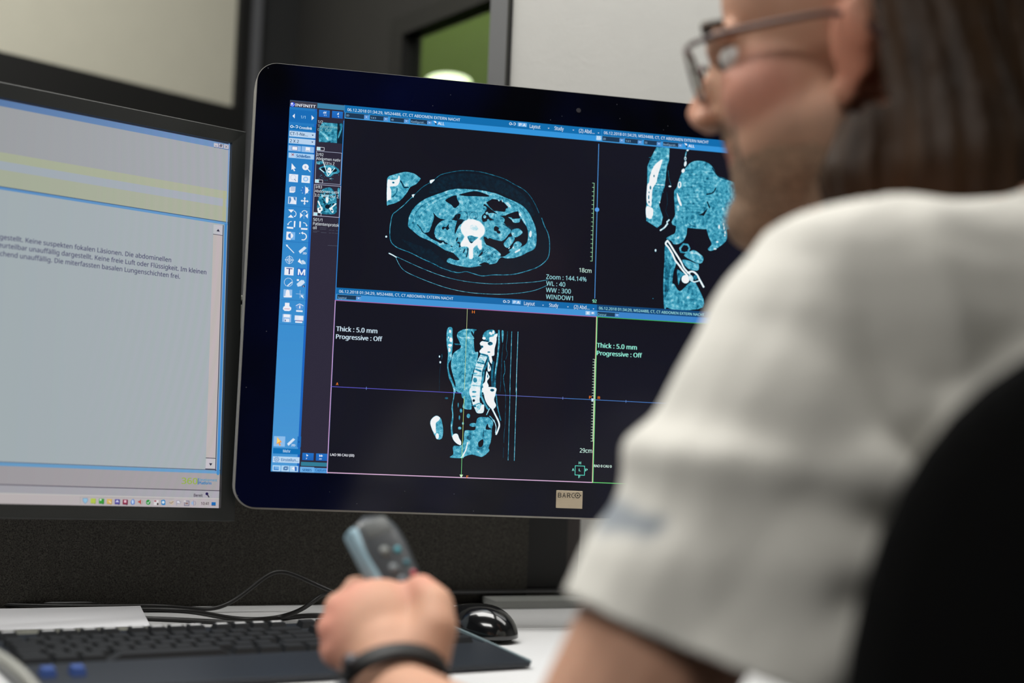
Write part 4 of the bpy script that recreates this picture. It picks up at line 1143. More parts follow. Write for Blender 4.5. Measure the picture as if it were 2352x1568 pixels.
# view borders, rulers, cross hairs
def pl(pts, w, col):
    s.put(s.stroke_cover(np.array([s.tx(PX, [p])[0] for p in pts]), w), col)
vb0 = s.H - 6
u0 = u_view - 3
def tl(pts, w, col):
    s.put(s.stroke_cover(np.array(pts, float), w), col)
tl([(u0, re + 2), (u0, vb0)], 4.5, (206, 158, 210)); tl([(u0, re + 2), (u_div, re + 2)], 4, (176, 104, 170)); tl([(u0, vb0), (u_div, vb0)], 5, (226, 184, 220))
tl([(u_div - 2, re + 2), (u_div - 2, vb0)], 3, (236, 190, 170)); tl([(u_div + 2, re + 2), (u_div + 2, vb0)], 5, (120, 226, 140))
tl([(u_div + 2, re + 2), (s.W - 2, re + 2)], 3.5, (66, 190, 84)); tl([(u_div + 2, vb0), (s.W - 2, vb0)], 4, (110, 220, 120))
tl([(s.W - 3, re + 2), (s.W - 3, vb0)], 3.5, (66, 190, 84))
def ruler(p0, p1, n, col, tick=20):
    a, b = s.tx(PX, [p0])[0], s.tx(PX, [p1])[0]
    x = (a[0] + b[0]) / 2
    tl([(x, a[1]), (x, b[1])], 2.6, col)
    for i in range(n + 1):
        y = a[1] + (b[1] - a[1]) * i / n
        tl([(x - 11, y), (x, y)], 2.4, col)
ruler((1364.5, 420.6), (1360.2, 599.5), 18, (176, 244, 196)); ruler((1365.8, 825), (1361.2, 1013), 29, (206, 250, 216))
uS = photo_u(1371.2, 481)[0]
tl([(uS, photo_u(1375, 331)[1]), (uS, photo_u(1366, 685)[1])], 4.2, (80, 150, 222)); s.ell(Z4, 1063, 1103, 20, 20, (84, 152, 226))
cu_, cv_ = photo_u(1070, 800), photo_u(900, 894.5)
tl([(cu_[0], re + 4), (cu_[0], photo_u(1069, 895)[1])], 2.6, (196, 214, 150)); tl([(cu_[0], photo_u(1069, 911)[1]), (cu_[0], photo_u(1065, 1045)[1])], 2.8, (190, 214, 120)); tl([(cu_[0], photo_u(1065, 1045)[1]), (cu_[0], vb0)], 2.8, (120, 226, 140))
tl([(u0, cv_[1]), (photo_u(1061, 902)[0], cv_[1])], 3, (104, 98, 226)); tl([(photo_u(1138, 905)[0], cv_[1]), (photo_u(1300, 914)[0], cv_[1])], 2.8, (110, 124, 224)); tl([(photo_u(1300, 914)[0], cv_[1]), (s.W - 4, cv_[1])], 2.8, (84, 146, 232))
tl([(photo_u(1102, 905)[0], cv_[1]), (photo_u(1112, 905)[0], cv_[1])], 2, (90, 180, 200))
for x in (841, 1293, 1438):
    u_ = photo_u(x, cv_[1] * 0 + 900)[0]
    tl([(u_, cv_[1] - 7), (u_, cv_[1] + 7)], 2.4, (120, 160, 236))
s.poly(None, [((cu_[0] - 10) / s.s, (vb0 - 16) / s.s), ((cu_[0] + 10) / s.s, (vb0 - 16) / s.s), (cu_[0] / s.s, (vb0 + 3) / s.s)], (210, 246, 200))
s.poly(Z5, [(1012,1388),(1032,1395),(1030,1412),(1012,1418)], (196, 224, 246)); tl([(cu_[0] - 9, photo_u(1065, 1051)[1]), (cu_[0] + 9, photo_u(1065, 1051)[1])], 2.5, (140, 240, 220)); tl([(cu_[0] - 8, photo_u(1074, 757)[1]), (cu_[0] + 8, photo_u(1074, 757)[1])], 2.5, (220, 240, 236))
GR = (212, 250, 236); CY_ = (160, 226, 234)
s.text(Z5, '18cm', 902, 255, 1012, 260, 38, GR); s.text(Z5, 'Zoom : 144.14%', 605, 317, 967, 336, 40, CY_); s.text(Z5, 'WL : 40', 605, 376, 776, 384, 40, CY_); s.text(Z5, 'WW : 300', 602, 435, 827, 446, 40, CY_); s.text(Z5, 'WINDOW1', 602, 496, 845, 508, 40, CY_); s.text(Z5, '92', 1022, 528, 1058, 530, 28, (140, 240, 204), True)
TB = (204, 226, 240)
s.text(Z2, 'Thick : 5.0 mm', 832, 1180, 1200, 1193, 42, TB, True); s.text(Z2, 'Progressive : Off', 830, 1247, 1245, 1266, 40, TB, True)
TG = (150, 238, 218)
s.text(Z5, 'Thick : 5.0 mm', 1062, 936, 1420, 949, 41, TG, True); s.text(Z5, 'Progressive : Off', 1062, 1004, 1467, 1020, 39, TG, True)
OR = (240, 124, 44)
for fr, t_, q in ((Z2, 'H', (2055,1016,2077,1017)), (Z3, 'A', (987,330,1007,331)), (Z3, 'F', (2161,1166,2178,1167)), (Z5, 'P', (992,1392,1012,1393)), (Z5, 'R', (1070,1396,1091,1397))):
    s.text(fr, t_, *q, 24, OR, True)
s.text(B, 'LAO 90 CAU (III)', 1243, 678, 1672, 694, 44, WHT, True); s.text(D_, 'RAO 0 CAU 0', 1132, 724, 1446, 736, 46, (220, 250, 236), True); s.text(D_, '29cm', 873, 463, 1094, 470, 78, GR)
s.frame_rect(D_, 792, 700, 958, 872, 3.4, (96, 236, 210))
for t_, q in (('H', (857,672,895,674)), ('L', (858,798,890,800)), ('A', (735,793,772,795)), ('P', (975,800,1013,803)), ('F', (852,922,885,924))):
    s.text(D_, t_, *q, 48, (140, 244, 222), True)
tl([(0, s.H - 2), (u_view, s.H - 2)], 2, (26, 60, 110))

s.print_text()
# ---- left office display: content
KS = 1.038
S2 = Screen(tuple(CAM + KS * (np.array((-0.3157, 1.5395, 1.2615)) - CAM)), (-0.1012, -0.0052, 0.6743), 0.632 * KS, 0.395 * KS, 3600, right=True)
s = S2
def vrow(*pts):
    """mean height of a horizontal edge seen at these pixels"""
    return float(np.mean([s.tx(PX, [p])[0][1] for p in pts]))
r0 = vrow((525, 343.5), (0, 244))
r1 = vrow((518, 440), (0, 347)); r2 = vrow((513, 452), (0, 373)); r3 = vrow((513, 468), (0, 395)); r4 = vrow((522, 509), (0, 429)); r5 = vrow((522, 514), (0, 437))
r6 = vrow((499, 1080), (0, 1062)); r7 = vrow((499, 1086), (0, 1070)); r8 = vrow((500, 1126), (0, 1113)); r9 = vrow((499, 1145), (0, 1132))
W_ = s.W
xs_ = np.linspace(0, 1, W_)[None, :, None].astype(np.float32)
def hgrad(v0, v1, cl_, cr_, u0=0, u1=None):  # left to right gradient paints the panel's viewing-angle dimming into its colours
    v0, v1 = int(round(v0)), int(round(v1))
    u1 = W_ if u1 is None else int(u1)
    a, b = np.array(cl_) / 255, np.array(cr_) / 255
    s.img[v0:v1, int(u0):u1] = (a + (b - a) * xs_)[:, int(u0):u1]
hgrad(0, r0, (56, 88, 136), (124, 158, 204)); hgrad(r0, r1, (146, 146, 146), (176, 180, 186))
hgrad(r1, r2, (158, 170, 140), (184, 188, 166)); hgrad(r2, r3, (150, 168, 174), (178, 184, 194)); hgrad(r3, r4, (158, 170, 144), (182, 186, 168))
hgrad(r1, r4, (186, 188, 156), (186, 188, 156), W_ - 24, W_ - 12)
hgrad(r4, r5, (70, 120, 180), (110, 164, 214)); hgrad(r5, r6, (158, 174, 176), (178, 186, 192)); hgrad(r6, r7, (96, 150, 190), (112, 166, 212))
hgrad(r7, r8, (146, 146, 150), (176, 170, 174)); hgrad(r8, r9, (148, 148, 152), (180, 178, 186)); hgrad(r9, s.H, (190, 184, 176), (194, 186, 190))
tl([(0, r4), (W_, r4)], 2.2, (40, 70, 110)); tl([(0, r8), (W_, r8)], 2.6, (72, 66, 82)); tl([(0, r9), (W_, r9)], 3, (202, 200, 196)); tl([(0, r6 - 2), (W_, r6 - 2)], 2, (60, 80, 110))
tl([(0, 1), (W_, 1)], 4, (50, 54, 72)); tl([(W_ - 4, 0), (W_ - 4, r4)], 5, (120, 164, 214)); tl([(W_ - 8, r5), (W_ - 8, r7)], 12, (76, 146, 212)); tl([(W_ - 19, r5 + 4), (W_ - 19, r6)], 3, (44, 56, 84))
hgrad(r5 + 6, r6 - 3, (196, 186, 188), (200, 190, 190), W_ - 62, W_ - 21)
hgrad(r5 + 6, r5 + 46, (196, 196, 204), (200, 200, 208), W_ - 62, W_ - 21); tl([(W_ - 62, r5 + 46), (W_ - 22, r5 + 46)], 2, (60, 60, 80)); s.poly(None, [((W_ - 48) / s.s, (r5 + 32) / s.s), ((W_ - 34) / s.s, (r5 + 32) / s.s), ((W_ - 41) / s.s, (r5 + 22) / s.s)], (40, 40, 60))
hgrad(r6 - 46, r6 - 4, (196, 196, 204), (206, 202, 208), W_ - 62, W_ - 21); tl([(W_ - 62, r6 - 48), (W_ - 22, r6 - 48)], 2.4, (60, 60, 80)); tl([(W_ - 62, r6 - 5), (W_ - 22, r6 - 5)], 3, (50, 50, 70)); s.poly(None, [((W_ - 48) / s.s, (r6 - 28) / s.s), ((W_ - 34) / s.s, (r6 - 28) / s.s), ((W_ - 41) / s.s, (r6 - 18) / s.s)], (40, 40, 60))
# faint moire stripes, a camera artefact painted into the screen image
gy, gx = np.mgrid[0:s.H, 0:s.W].astype(np.float32)
rp = np.clip((gx / s.W - 0.72) / 0.28, 0, 1) * np.sin(gx * 0.16 + (gy / s.H - 0.2) ** 2 * 60)
s.img += (rp * 0.010)[..., None] * np.array((1, -0.2, 1.1), np.float32)
T1 = (440, 260, 11.2)
for x0, y0, x1, y1 in ((582, 758, 695, 878), (708, 775, 822, 898), (842, 795, 965, 922)):
    s.rect(T1, x0, y0, x1, y1, (206, 202, 214)); s.line(T1, [(x0 + 8, y1), (x1, y1 + 4), (x1 + 2, y0 + 10)], 7, (80, 72, 108))
s.line(T1, [(618,836),(655,842)], 8, (50, 45, 60)); s.line(T1, [(870,828),(930,890)], 7, (60, 55, 60)); s.line(T1, [(930,830),(872,884)], 7, (60, 55, 60)); s.frame_rect(T1, 735, 822, 775, 862, 2, (60, 55, 80)); s.frame_rect(T1, 752, 800, 790, 838, 2, (60, 55, 80))
INK = (76, 76, 108)
s.text(PX, 'gestellt. Keine suspekten fokalen Läsionen. Die abdominellen', 0, 549.5, 393.7, 601, 11, INK)
s.text(PX, 'eurteilbar unauffällig dargestellt. Keine freie Luft oder Flüssigkeit. Im kleinen', -3, 567.5, 474.4, 629.5, 11, INK)
s.text(PX, 'chend unauffällig. Die miterfassten basalen Lungenschichten frei.', 0.5, 586.7, 414, 640, 11, INK)
T2 = (400, 1080, 14.256)
s.text(T2, '360', 250, 440, 768, 442, 196, (152, 186, 56)); s.rect(T2, 786, 255, 802, 460, (60, 110, 180)); s.text(T2, 'Development', 825, 350, 1412, 356, 84, (86, 156, 200)); s.text(T2, 'Platform', 820, 452, 1226, 458, 84, (44, 124, 190), True)
s.text(T2, 'Bereit', 655, 858, 940, 864, 92, (60, 52, 66)); s.ell(T2, 1082, 765, 46, 46, (34, 26, 78)); s.line(T2, [(1110,810),(1148,868)], 34, (60, 50, 70))
s.text(T2, '10:41', 888, 1126, 1142, 1130, 90, (80, 66, 70)); s.rect(T2, 1235, 1038, 1368, 1140, (30, 110, 186)); s.rect(T2, 1235, 1136, 1368, 1154, (70, 60, 90))
GI = (130, 124, 146)
s.rect(T2, 78, 985, 104, 1150, (170, 166, 186)); s.poly(T2, [(104,990),(180,985),(190,1040),(235,1025),(205,1085),(104,1070)], (222, 222, 230)); s.line(T2, [(104,990),(180,985),(190,1040),(235,1025),(205,1085),(104,1070)], 10, GI)
s.rect(T2, 350, 1000, 495, 1130, (186, 182, 190)); s.frame_rect(T2, 350, 1000, 495, 1150, 3, GI); s.rect(T2, 380, 1050, 465, 1105, (150, 120, 116)); s.ell(T2, 360, 1010, 40, 34, (214, 210, 210))
s.poly(T2, [(570,1030),(600,1030),(640,985),(650,1150),(600,1110),(570,1108)], (160, 186, 220)); s.line(T2, [(680,1000),(720,1070),(690,1140)], 12, GI); s.line(T2, [(640,985),(650,1150)], 12, GI)
T3 = (170, 1120, 10.226)
s.line(T3, [(152,385),(155,212),(2352,262)], 4, (150, 150, 150))
s.poly(T3, [(215,245),(325,245),(325,310),(270,370),(218,310)], (150, 198, 226)); s.line(T3, [(215,245),(325,245),(325,310),(270,370),(218,310),(215,245)], 8, (100, 140, 180))
for x, c_, c2 in ((455, (186, 206, 84), (150, 170, 50)), (650, (60, 160, 60), (30, 110, 40)), (835, (226, 186, 100), (180, 140, 70)), (1022, (92, 84, 166), (60, 50, 120)), (1208, (140, 44, 70), (90, 30, 60))):
    y0_ = 245 + (x - 455) * 0.036
    s.rect(T3, x - 52, y0_ + 5, x + 60, y0_ + 122, c2); s.rect(T3, x - 56, y0_, x + 50, y0_ + 112, c_)
    s.poly(T3, [(x + 20, y0_ + 118), (x + 52, y0_ + 118), (x + 40, y0_ + 142)], c2)
s.ell(T3, 630, 280, 24, 22, (226, 240, 226)); s.line(T3, [(830,310),(870,350)], 14, (240, 240, 230)); s.poly(T3, [(980,335),(1022,280),(1065,335)], (222, 222, 244)); s.rect(T3, 1182, 286, 1235, 350, (236, 196, 210))
s.poly(T3, [(1335,335),(1360,280),(1400,260),(1430,300),(1430,380),(1380,400),(1345,380)], (84, 124, 206)); s.ell(T3, 1385, 330, 26, 50, (196, 220, 246))
s.poly(T3, [(1512,310),(1540,310),(1578,270),(1580,395),(1540,345),(1512,345)], (188, 70, 60)); s.line(T3, [(1600,290),(1622,335),(1600,385)], 7, (160, 130, 130))
s.ell(T3, 1750, 338, 52, 60, (44, 152, 60)); s.line(T3, [(1722,340),(1745,368),(1782,310)], 13, WHT)
s.rect(T3, 1885, 285, 1990, 405, (226, 222, 224)); s.ell(T3, 1915, 310, 28, 20, (170, 100, 110)); s.ell(T3, 1972, 378, 20, 26, (50, 40, 40))
s.poly(T3, [(2055,290),(2120,275),(2150,300),(2150,400),(2100,405),(2058,390)], (40, 130, 200)); s.ell(T3, 2102, 338, 32, 34, (220, 236, 246))
s.poly(T3, [(2245,345),(2300,300),(2352,310),(2345,380),(2300,410)], (206, 190, 170)); s.line(T3, [(2245,345),(2290,360),(2340,320)], 9, (120, 96, 80))

s.print_text()
# ------------------------------------------------------------------ big monitor body
def monitor_one():
    s = S1
    root = thing('monitor', 'large black glass-fronted monitor with silver rim showing teal body scans', 'monitor', V(s.O + 0.327 * s.u - 0.58 * s.up))
    inv = root.matrix_world.inverted() if False else Matrix.Translation(-root.location)
    M = inv @ s.mat()
    L, R, T, Bm = 0.0365, 0.654 + 0.0365, 0.0400, 0.409 + 0.0385
    w, h = R + L, T + Bm
    def ol(d, r):
        return [(x - L - d, z - Bm - d) for x, z in rounded_rect(w + 2 * d, h + 2 * d, r, 12)]
    bm = bmesh.new(); prism(bm, ol(0.0, 0.022), 0.0, 0.006, 0.0005, M)
    obj('front_glass', bm, m_glass_bezel, root, label='black glass front border')
    bm = bmesh.new(); prism(bm, ol(0.0009, 0.0229), 0.0015, 0.016, 0.0008, M)
    obj('rim', bm, m_silver, root, label='thin silver rim')
    bm = bmesh.new(); prism(bm, ol(0.0020, 0.026), 0.012, 0.040, 0.004, M)
    obj('side_casing', bm, m_silver, root)
    bm = bmesh.new(); prism(bm, [(x * 0.94 + 0.02, z * 0.94 - 0.01) for x, z in ol(0, 0.03)], 0.040, 0.062, 0.0, M)
    obj('rear_cover', bm, m_black_plastic, root)
    mm = s.material('scan_screen')
    scr = s.panel('screen', mm, 0.0003, root)
    scr.data.transform(inv)
    # maker's plate
    a, b = s.uv([(1277.6, 1125.4)])[0], s.uv([(1337.2, 1168.1)])[0]
    bm = bmesh.new(); box(bm, a[0], b[0], -0.0006, 0.0, -b[1], -a[1], 0.0003, 1, M)
    bd = obj('maker_plate', bm, m_badge, root, label='small silver maker plate lettered BARCO')
    for ch_, fx0, fx1, yb in (('B', 478, 540, 1270), ('A', 556, 622, 1273), ('R', 642, 708, 1275), ('C', 722, 778, 1277)):
        a_, b_, t_ = s.uv([(1220 + fx0 / 7.84, 980 + yb / 7.84)])[0], s.uv([(1220 + fx1 / 7.84, 980 + yb / 7.84)])[0], s.uv([(1220 + fx0 / 7.84, 980 + (yb - 84) / 7.84)])[0]
        cu = bpy.data.curves.new('t', 'FONT'); cu.body = ch_
        if FONT: cu.font = FONT
        o = bpy.data.objects.new('t', cu); COL.objects.link(o)
        me = bpy.data.meshes.new_from_object(o.evaluated_get(bpy.context.evaluated_depsgraph_get()))
        bpy.data.objects.remove(o)
        co = get_co(me); x0, x1 = co[:, 0].min(), co[:, 0].max()
        kx, kz = (b_[0] - a_[0]) / (x1 - x0), (a_[1] - t_[1]) / CAPH
        for v in me.vertices:
            v.co = M @ Vector((a_[0] + (v.co.x - x0) * kx, -0.0009, -a_[1] + v.co.y * kz))
        me.name = 'letter'
        obj('letter', me, m_badge_ink, bd)
    c = s.uv([(1220 + 833 / 7.84, 980 + 1235 / 7.84)])[0]
    bm = bmesh.new()
    for k in range(28):
        a0, a1 = 2 * math.pi * k / 28, 2 * math.pi * (k + 1) / 28
        vs = [bm.verts.new(M @ Vector((c[0] + r * math.cos(t), -0.0008, -c[1] + r * math.sin(t)))) for r, t in ((0.0024, a0), (0.0031, a0), (0.0031, a1), (0.0024, a1))]
        bm.faces.new(vs)
    vs = [bm.verts.new(M @ Vector((c[0] + 0.0009 * math.cos(t), -0.0008, -c[1] + 0.0009 * math.sin(t)))) for t in np.linspace(0, 6.28, 14)[:-1]]
    bm.faces.new(vs)
    for x0, x1 in ((-0.0042, -0.0031), (0.0031, 0.0044)):
        vs = [bm.verts.new(M @ Vector((c[0] + x, -0.0008, -c[1] + z))) for x, z in ((x0, -0.0003), (x1, -0.0003), (x1, 0.0003), (x0, 0.0003))]
        bm.faces.new(vs)
    obj('emblem', bm, m_badge_ink, bd)
    # ambient light sensor
    c = s.uv([(1329, 253.5)])[0]
    bm = bmesh.new()
    bmesh.ops.create_cone(bm, cap_ends=True, segments=24, radius1=0.0028, radius2=0.0026, depth=0.0006, matrix=M @ Matrix.Translation((c[0], -0.0003, -c[1])) @ Matrix.Rotation(math.pi / 2, 4, 'X'))
    obj('light_sensor', bm, mat('sensor_window', (62, 60, 66), 0.3), root)
    return root, M
mon1, M1 = monitor_one()

# ------------------------------------------------------------------ left monitor body
def monitor_two():
    s = S2
    root = thing('monitor', 'grey-bezelled office monitor at the left showing a German text report', 'monitor', V(s.O + 0.316 * s.u - 0.50 * s.up))
    inv = Matrix.Translation(-root.location)
    M = inv @ s.mat()
    a = s.uv([(552.5, 300)])[0]; c = s.uv([(530, 1193)])[0]
    W2_, H2_ = s.w, s.h
    R = W2_ + 0.0170; L = 0.0170; T = 0.0160; Bm = H2_ + 0.0140
    d = 0.0055
    bm = bmesh.new()
    outer = [(-L, -Bm), (R, -Bm), (R, T), (-L, T)]
    inner = [(0, -H2_), (W2_, -H2_), (W2_, 0), (0, 0)]
    of = [bm.verts.new((x, -d, z)) for x, z in outer]
    nf = [bm.verts.new((x, -d + 0.001, z)) for x, z in inner]
    nb = [bm.verts.new((x, 0.001, z)) for x, z in inner]
    ob = [bm.verts.new((x, 0.018, z)) for x, z in outer]
    for i in range(4):
        j = (i + 1) % 4
        bm.faces.new((of[i], of[j], nf[j], nf[i])); bm.faces.new((nf[i], nf[j], nb[j], nb[i])); bm.faces.new((of[j], of[i], ob[i], ob[j]))
    bm.faces.new(ob[::-1])
    es = [e for e in bm.edges if all(v in of for v in e.verts)]
    bmesh.ops.bevel(bm, geom=es, offset=0.0012, segments=2, profile=0.5, affect='EDGES')
    bmesh.ops.transform(bm, matrix=M, verts=bm.verts)
    obj('bezel', bm, m_grey_bezel, root, label='dark grey plastic bezel')
    bm = bmesh.new(); prism(bm, [(x - L - 0.001 + 0.004, z - Bm + 0.004) for x, z in rounded_rect(R + L - 0.002, Bm + T - 0.006, 0.012, 6)], 0.016, 0.042, 0.002, M)
    obj('rear_casing', bm, m_glossy_black, root)
    scr = s.panel('screen', s.material('report_screen', 0.5, 0.15), -0.0005 + 0.0, root)
    scr.data.transform(inv)
    return root, M
mon2, M2 = monitor_two()
# ------------------------------------------------------------------ desk and partition
dO = Vector((-0.281, 1.716, 0)); dX = Vector((0.934, 0.358, 0)).normalized(); dY = Vector((-dX[1], dX[0], 0))
Md = frame_matrix(dO, dX, dY, (0, 0, 1))
DZ = 0.74
def onz(x, y, z=DZ):
    d = c_f + (x - CX) / F_PX * c_r - (y - CY) / F_PX * c_u
    return CAM + d * ((z - CAM[2]) / d[2])
desk = thing('desk', 'long white laminate desk under the monitors and keyboard', 'desk', tuple(Md @ Vector((0.1, -0.3, 0))))
inv = Matrix.Translation(-desk.location)
bm = bmesh.new(); box(bm, -1.05, 1.25, -0.58, -0.211, DZ - 0.025, DZ, 0.002, 2, inv @ Md); obj('desktop', bm, m_desk, desk)
bm = bmesh.new(); box(bm, -1.05, 1.25, -0.2085, -0.005, DZ - 0.025, DZ, 0.0015, 2, inv @ Md); obj('rear_flap', bm, m_desk, desk)
bm = bmesh.new(); box(bm, 0.27, 1.25, -0.060, -0.010, DZ + 0.0003, DZ + 0.0105, 0.001, 2, inv @ Md); obj('rear_rail', bm, m_rail, desk, label='grey metal rail along the back')
for x, y in ((-1.0, -0.5), (-1.0, -0.1), (1.2, -0.5), (1.2, -0.1)):
    bm = bmesh.new(); box(bm, x - 0.025, x + 0.025, y - 0.025, y + 0.025, 0.0, DZ - 0.0251, 0.003, 1, inv @ Md); obj('leg', bm, m_rail, desk)

ZP = 1.108
scr = thing('desk_partition', 'dark charcoal woven fabric partition behind the left monitor', 'partition', tuple(Md @ Vector((-0.3, 0.02, 0))))
inv = Matrix.Translation(-scr.location)
xe = 0.336
bm = bmesh.new(); box(bm, -1.3, xe, 0.0, 0.035, 0.741 - 0.6, ZP - 0.042, 0.004, 2, inv @ Md); obj('fabric_panel', bm, m_fabric, scr)
bm = bmesh.new(); box(bm, -1.3, xe, -0.002, 0.037, ZP - 0.040, ZP - 0.011, 0.001, 2, inv @ Md); obj('upper_rail', bm, mat('light_grey_rail', (176, 178, 166), 0.5), scr)
bm = bmesh.new(); box(bm, -1.3, xe, -0.003, 0.038, ZP - 0.006, ZP, 0.001, 2, inv @ Md); obj('cap', bm, mat('light_grey_rail', (176, 178, 166), 0.5), scr)
bm = bmesh.new(); box(bm, -1.3, xe, 0.002, 0.033, ZP - 0.012, ZP - 0.005, 0, 1, inv @ Md); obj('groove', bm, m_satin_black, scr)
for x in (-1.2, 0.2):
    bm = bmesh.new(); box(bm, x - 0.03, x + 0.03, 0.0, 0.03, 0.0, 0.145, 0.002, 1, inv @ Md); obj('foot', bm, m_satin_black, scr)

# stand of the big monitor (part of it): a wide black column behind the glass, with its foot on the desk
def seg_x(px, d):
    return P(px, 1300, d)
inv1 = Matrix.Translation(-mon1.location)
a0, a1, a2, a3 = [P(q, 1300, 1.80 + (q - 1050) * 0.00022) for q in (1050, 1183, 1300, 1334)]
def col_box(pa, pb, front, depth, z0, z1, mt, name, par, inv_, **k):
    ax = Vector((pb[0] - pa[0], pb[1] - pa[1], 0)); L = ax.length; ax.normalize(); ay = Vector((-ax[1], ax[0], 0))
    bm = bmesh.new(); box(bm, 0.0003, L - 0.0003, front, front + depth, z0, z1, 0.0015, 2, inv_ @ frame_matrix((pa[0], pa[1], 0), ax, ay, (0, 0, 1)))
    return obj(name, bm, mt, par, **k)
ztop = 1.10
stand = col_box(a0, a1, 0.0, 0.030, DZ + 0.0165, ztop, m_satin_black, 'stand', mon1, inv1)
col_box(a1, a2, -0.003, 0.033, DZ + 0.0165, ztop, m_satin_black, 'stand', mon1, inv1)
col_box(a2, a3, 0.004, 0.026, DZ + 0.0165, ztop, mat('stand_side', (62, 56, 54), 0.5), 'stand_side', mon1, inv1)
mid = (V(a0) + V(a3)) / 2
bm = bmesh.new(); box(bm, -0.12, 0.12, -0.03, 0.055, DZ + 0.0130, DZ + 0.0163, 0.001, 1, inv1 @ frame_matrix((mid[0], mid[1], 0), dX, dY, (0, 0, 1))); obj('foot_plate', bm, m_satin_black, mon1)
bm = bmesh.new(); capsule(bm, V(a1) * 1.0 + Vector((0, 0, 0)) if False else Vector((a1[0], a1[1] + 0.01, 1.04)), Vector(V(S1.O + 0.327 * S1.u - 0.205 * S1.up - 0.05 * S1.n)), 0.022, 0.022)
bmesh.ops.transform(bm, matrix=inv1, verts=bm.verts)
obj('arm', bm, m_satin_black, mon1, True)
# stand of the left monitor
inv2 = Matrix.Translation(-mon2.location)
cb = V(S2.O + 0.316 * S2.u - 0.20 * S2.up - 0.05 * S2.n)
bm = bmesh.new(); capsule(bm, Vector((cb[0] - 0.045, cb[1] + 0.01, DZ + 0.02)), Vector((cb[0] - 0.045, cb[1] + 0.035, cb[2])), 0.024, 0.022); capsule(bm, Vector((cb[0] - 0.045, cb[1] + 0.035, cb[2])), cb, 0.022, 0.022)
bmesh.ops.transform(bm, matrix=inv2, verts=bm.verts)
obj('stand', bm, m_black_plastic, mon2, True)
bm = bmesh.new(); box(bm, -0.08, 0.08, -0.065, 0.065, DZ + 0.0003, DZ + 0.014, 0.006, 3, inv2 @ Matrix.Translation((cb[0] - 0.045, cb[1] + 0.01, 0)) @ Matrix.Rotation(0.6, 4, 'Z'))
obj('foot_plate', bm, m_black_plastic, mon2)

# ------------------------------------------------------------------ things on the desk
# paper pad at the left
r_ = Vector((0.906, 0.423, 0)).normalized(); f_ = Vector((-r_[1], r_[0], 0))
pr = onz(345, 1436, DZ + 0.008)
Mpp = frame_matrix((pr[0], pr[1], DZ), r_, Vector((-0.316, 0.949, 0)), (0, 0, 1))
pad = thing('paper_pad', 'white pad of paper lying flat behind the keyboard', 'paper', (pr[0], pr[1], DZ))
inv = Matrix.Translation(-pad.location)
bm = bmesh.new(); box(bm, -0.20, 0.0, 0.0, 0.142, 0.0072, 0.0082, 0.0003, 1, inv @ Mpp); obj('top_sheet', bm, m_paper, pad)
bm = bmesh.new(); box(bm, -0.199, -0.001, 0.001, 0.141, 0.0004, 0.0070, 0, 1, inv @ Mpp); obj('page_block', bm, m_paper_edge, pad)

# cables
def cable(pts, r, label):
    t = tube('cable', [p for p in pts], r, m_cable)
    tag(t, label, 'cable')
    return t
def cz(x, y, z=DZ + 0.0028):
    return onz(x, y, z)
cable([cz(-60,1386), cz(60,1391), cz(180,1392), cz(290,1392), cz(380,1390), cz(470,1402), P(520,1392,1.63), P(570,1356,1.64), P(615,1318,1.65), P(650,1308,1.655), P(700,1330,1.655), P(745,1350,1.65), P(800,1374,1.63), cz(840,1392), cz(900,1398)], 0.0024, 'thin black cable rising in a loop against the fabric partition')
cable([cz(310,1400), cz(400,1399), cz(460,1405), cz(520,1419), cz(590,1424), cz(650,1417), P(700,1398,1.55), P(735,1366,1.56), P(760,1360,1.555), P(800,1388,1.53), cz(830,1410), cz(860,1416)], 0.0026, 'black cable with a kink beside the hand, middle of the desk cables')
cable([cz(310,1419), cz(380,1421), cz(470,1426), cz(560,1431), cz(620,1424), cz(690,1412), cz(760,1413), cz(830,1418), cz(880,1424)], 0.0026, 'black cable lying nearest the keyboard')
cable([cz(-60,1382), cz(40,1385), cz(110,1389), cz(200,1387), cz(300,1384), cz(360,1385)], 0.0038, 'thick black cable along the foot of the partition behind the pad')
cable([cz(980,1382, DZ + .0025), cz(1022,1385, DZ + .0025), cz(1060,1390, DZ + .0025), cz(1085,1397, DZ + .0025), cz(1078,1412, DZ + .0025), (-0.080, 1.566, DZ + 0.008)], 0.0012, 'thin mouse cable running to the black mouse')

# keyboard
kX = Vector((0.871, 0.492, 0)).normalized(); kY = Vector((-kX[1], kX[0], 0))
KFR = onz(1219, 1527, DZ + 0.004)
KW, KD = 0.458, 0.228
Mk = frame_matrix((KFR[0], KFR[1], DZ), kX, kY, (0, 0, 1))
kb = thing('keyboard', 'black computer keyboard with a smooth palm rest on the white desk', 'keyboard', (KFR[0], KFR[1], DZ))
inv = Matrix.Translation(-kb.location)
bm = bmesh.new()
prof = [(0.0, 0.002), (0.0, 0.007), (0.085, 0.0125), (0.088, 0.010), (KD, 0.0155), (KD, 0.002)]
a = [bm.verts.new((-KW, y, z)) for y, z in prof]; b = [bm.verts.new((0, y, z)) for y, z in prof]
bm.faces.new(a); bm.faces.new(b[::-1])
for i in range(6):
    j = (i + 1) % 6
    bm.faces.new((a[i], b[i], b[j], a[j]))
bmesh.ops.bevel(bm, geom=list(bm.edges), offset=0.0012, segments=2, profile=0.5, affect='EDGES')
bmesh.ops.transform(bm, matrix=inv @ Mk, verts=bm.verts)
obj('keyboard_body', bm, m_palm, kb)
bm = bmesh.new(); box(bm, 0.0002, 0.0022, 0.002, KD - 0.004, 0.004, 0.0085, 0.0008, 1, inv @ Mk @ Matrix.Rotation(math.atan2(0.012, KD), 4, 'X')); obj('side_strip', bm, mat('blue_grey_strip', (120, 136, 140), 0.35), kb, label='pale blue-grey edge strip')
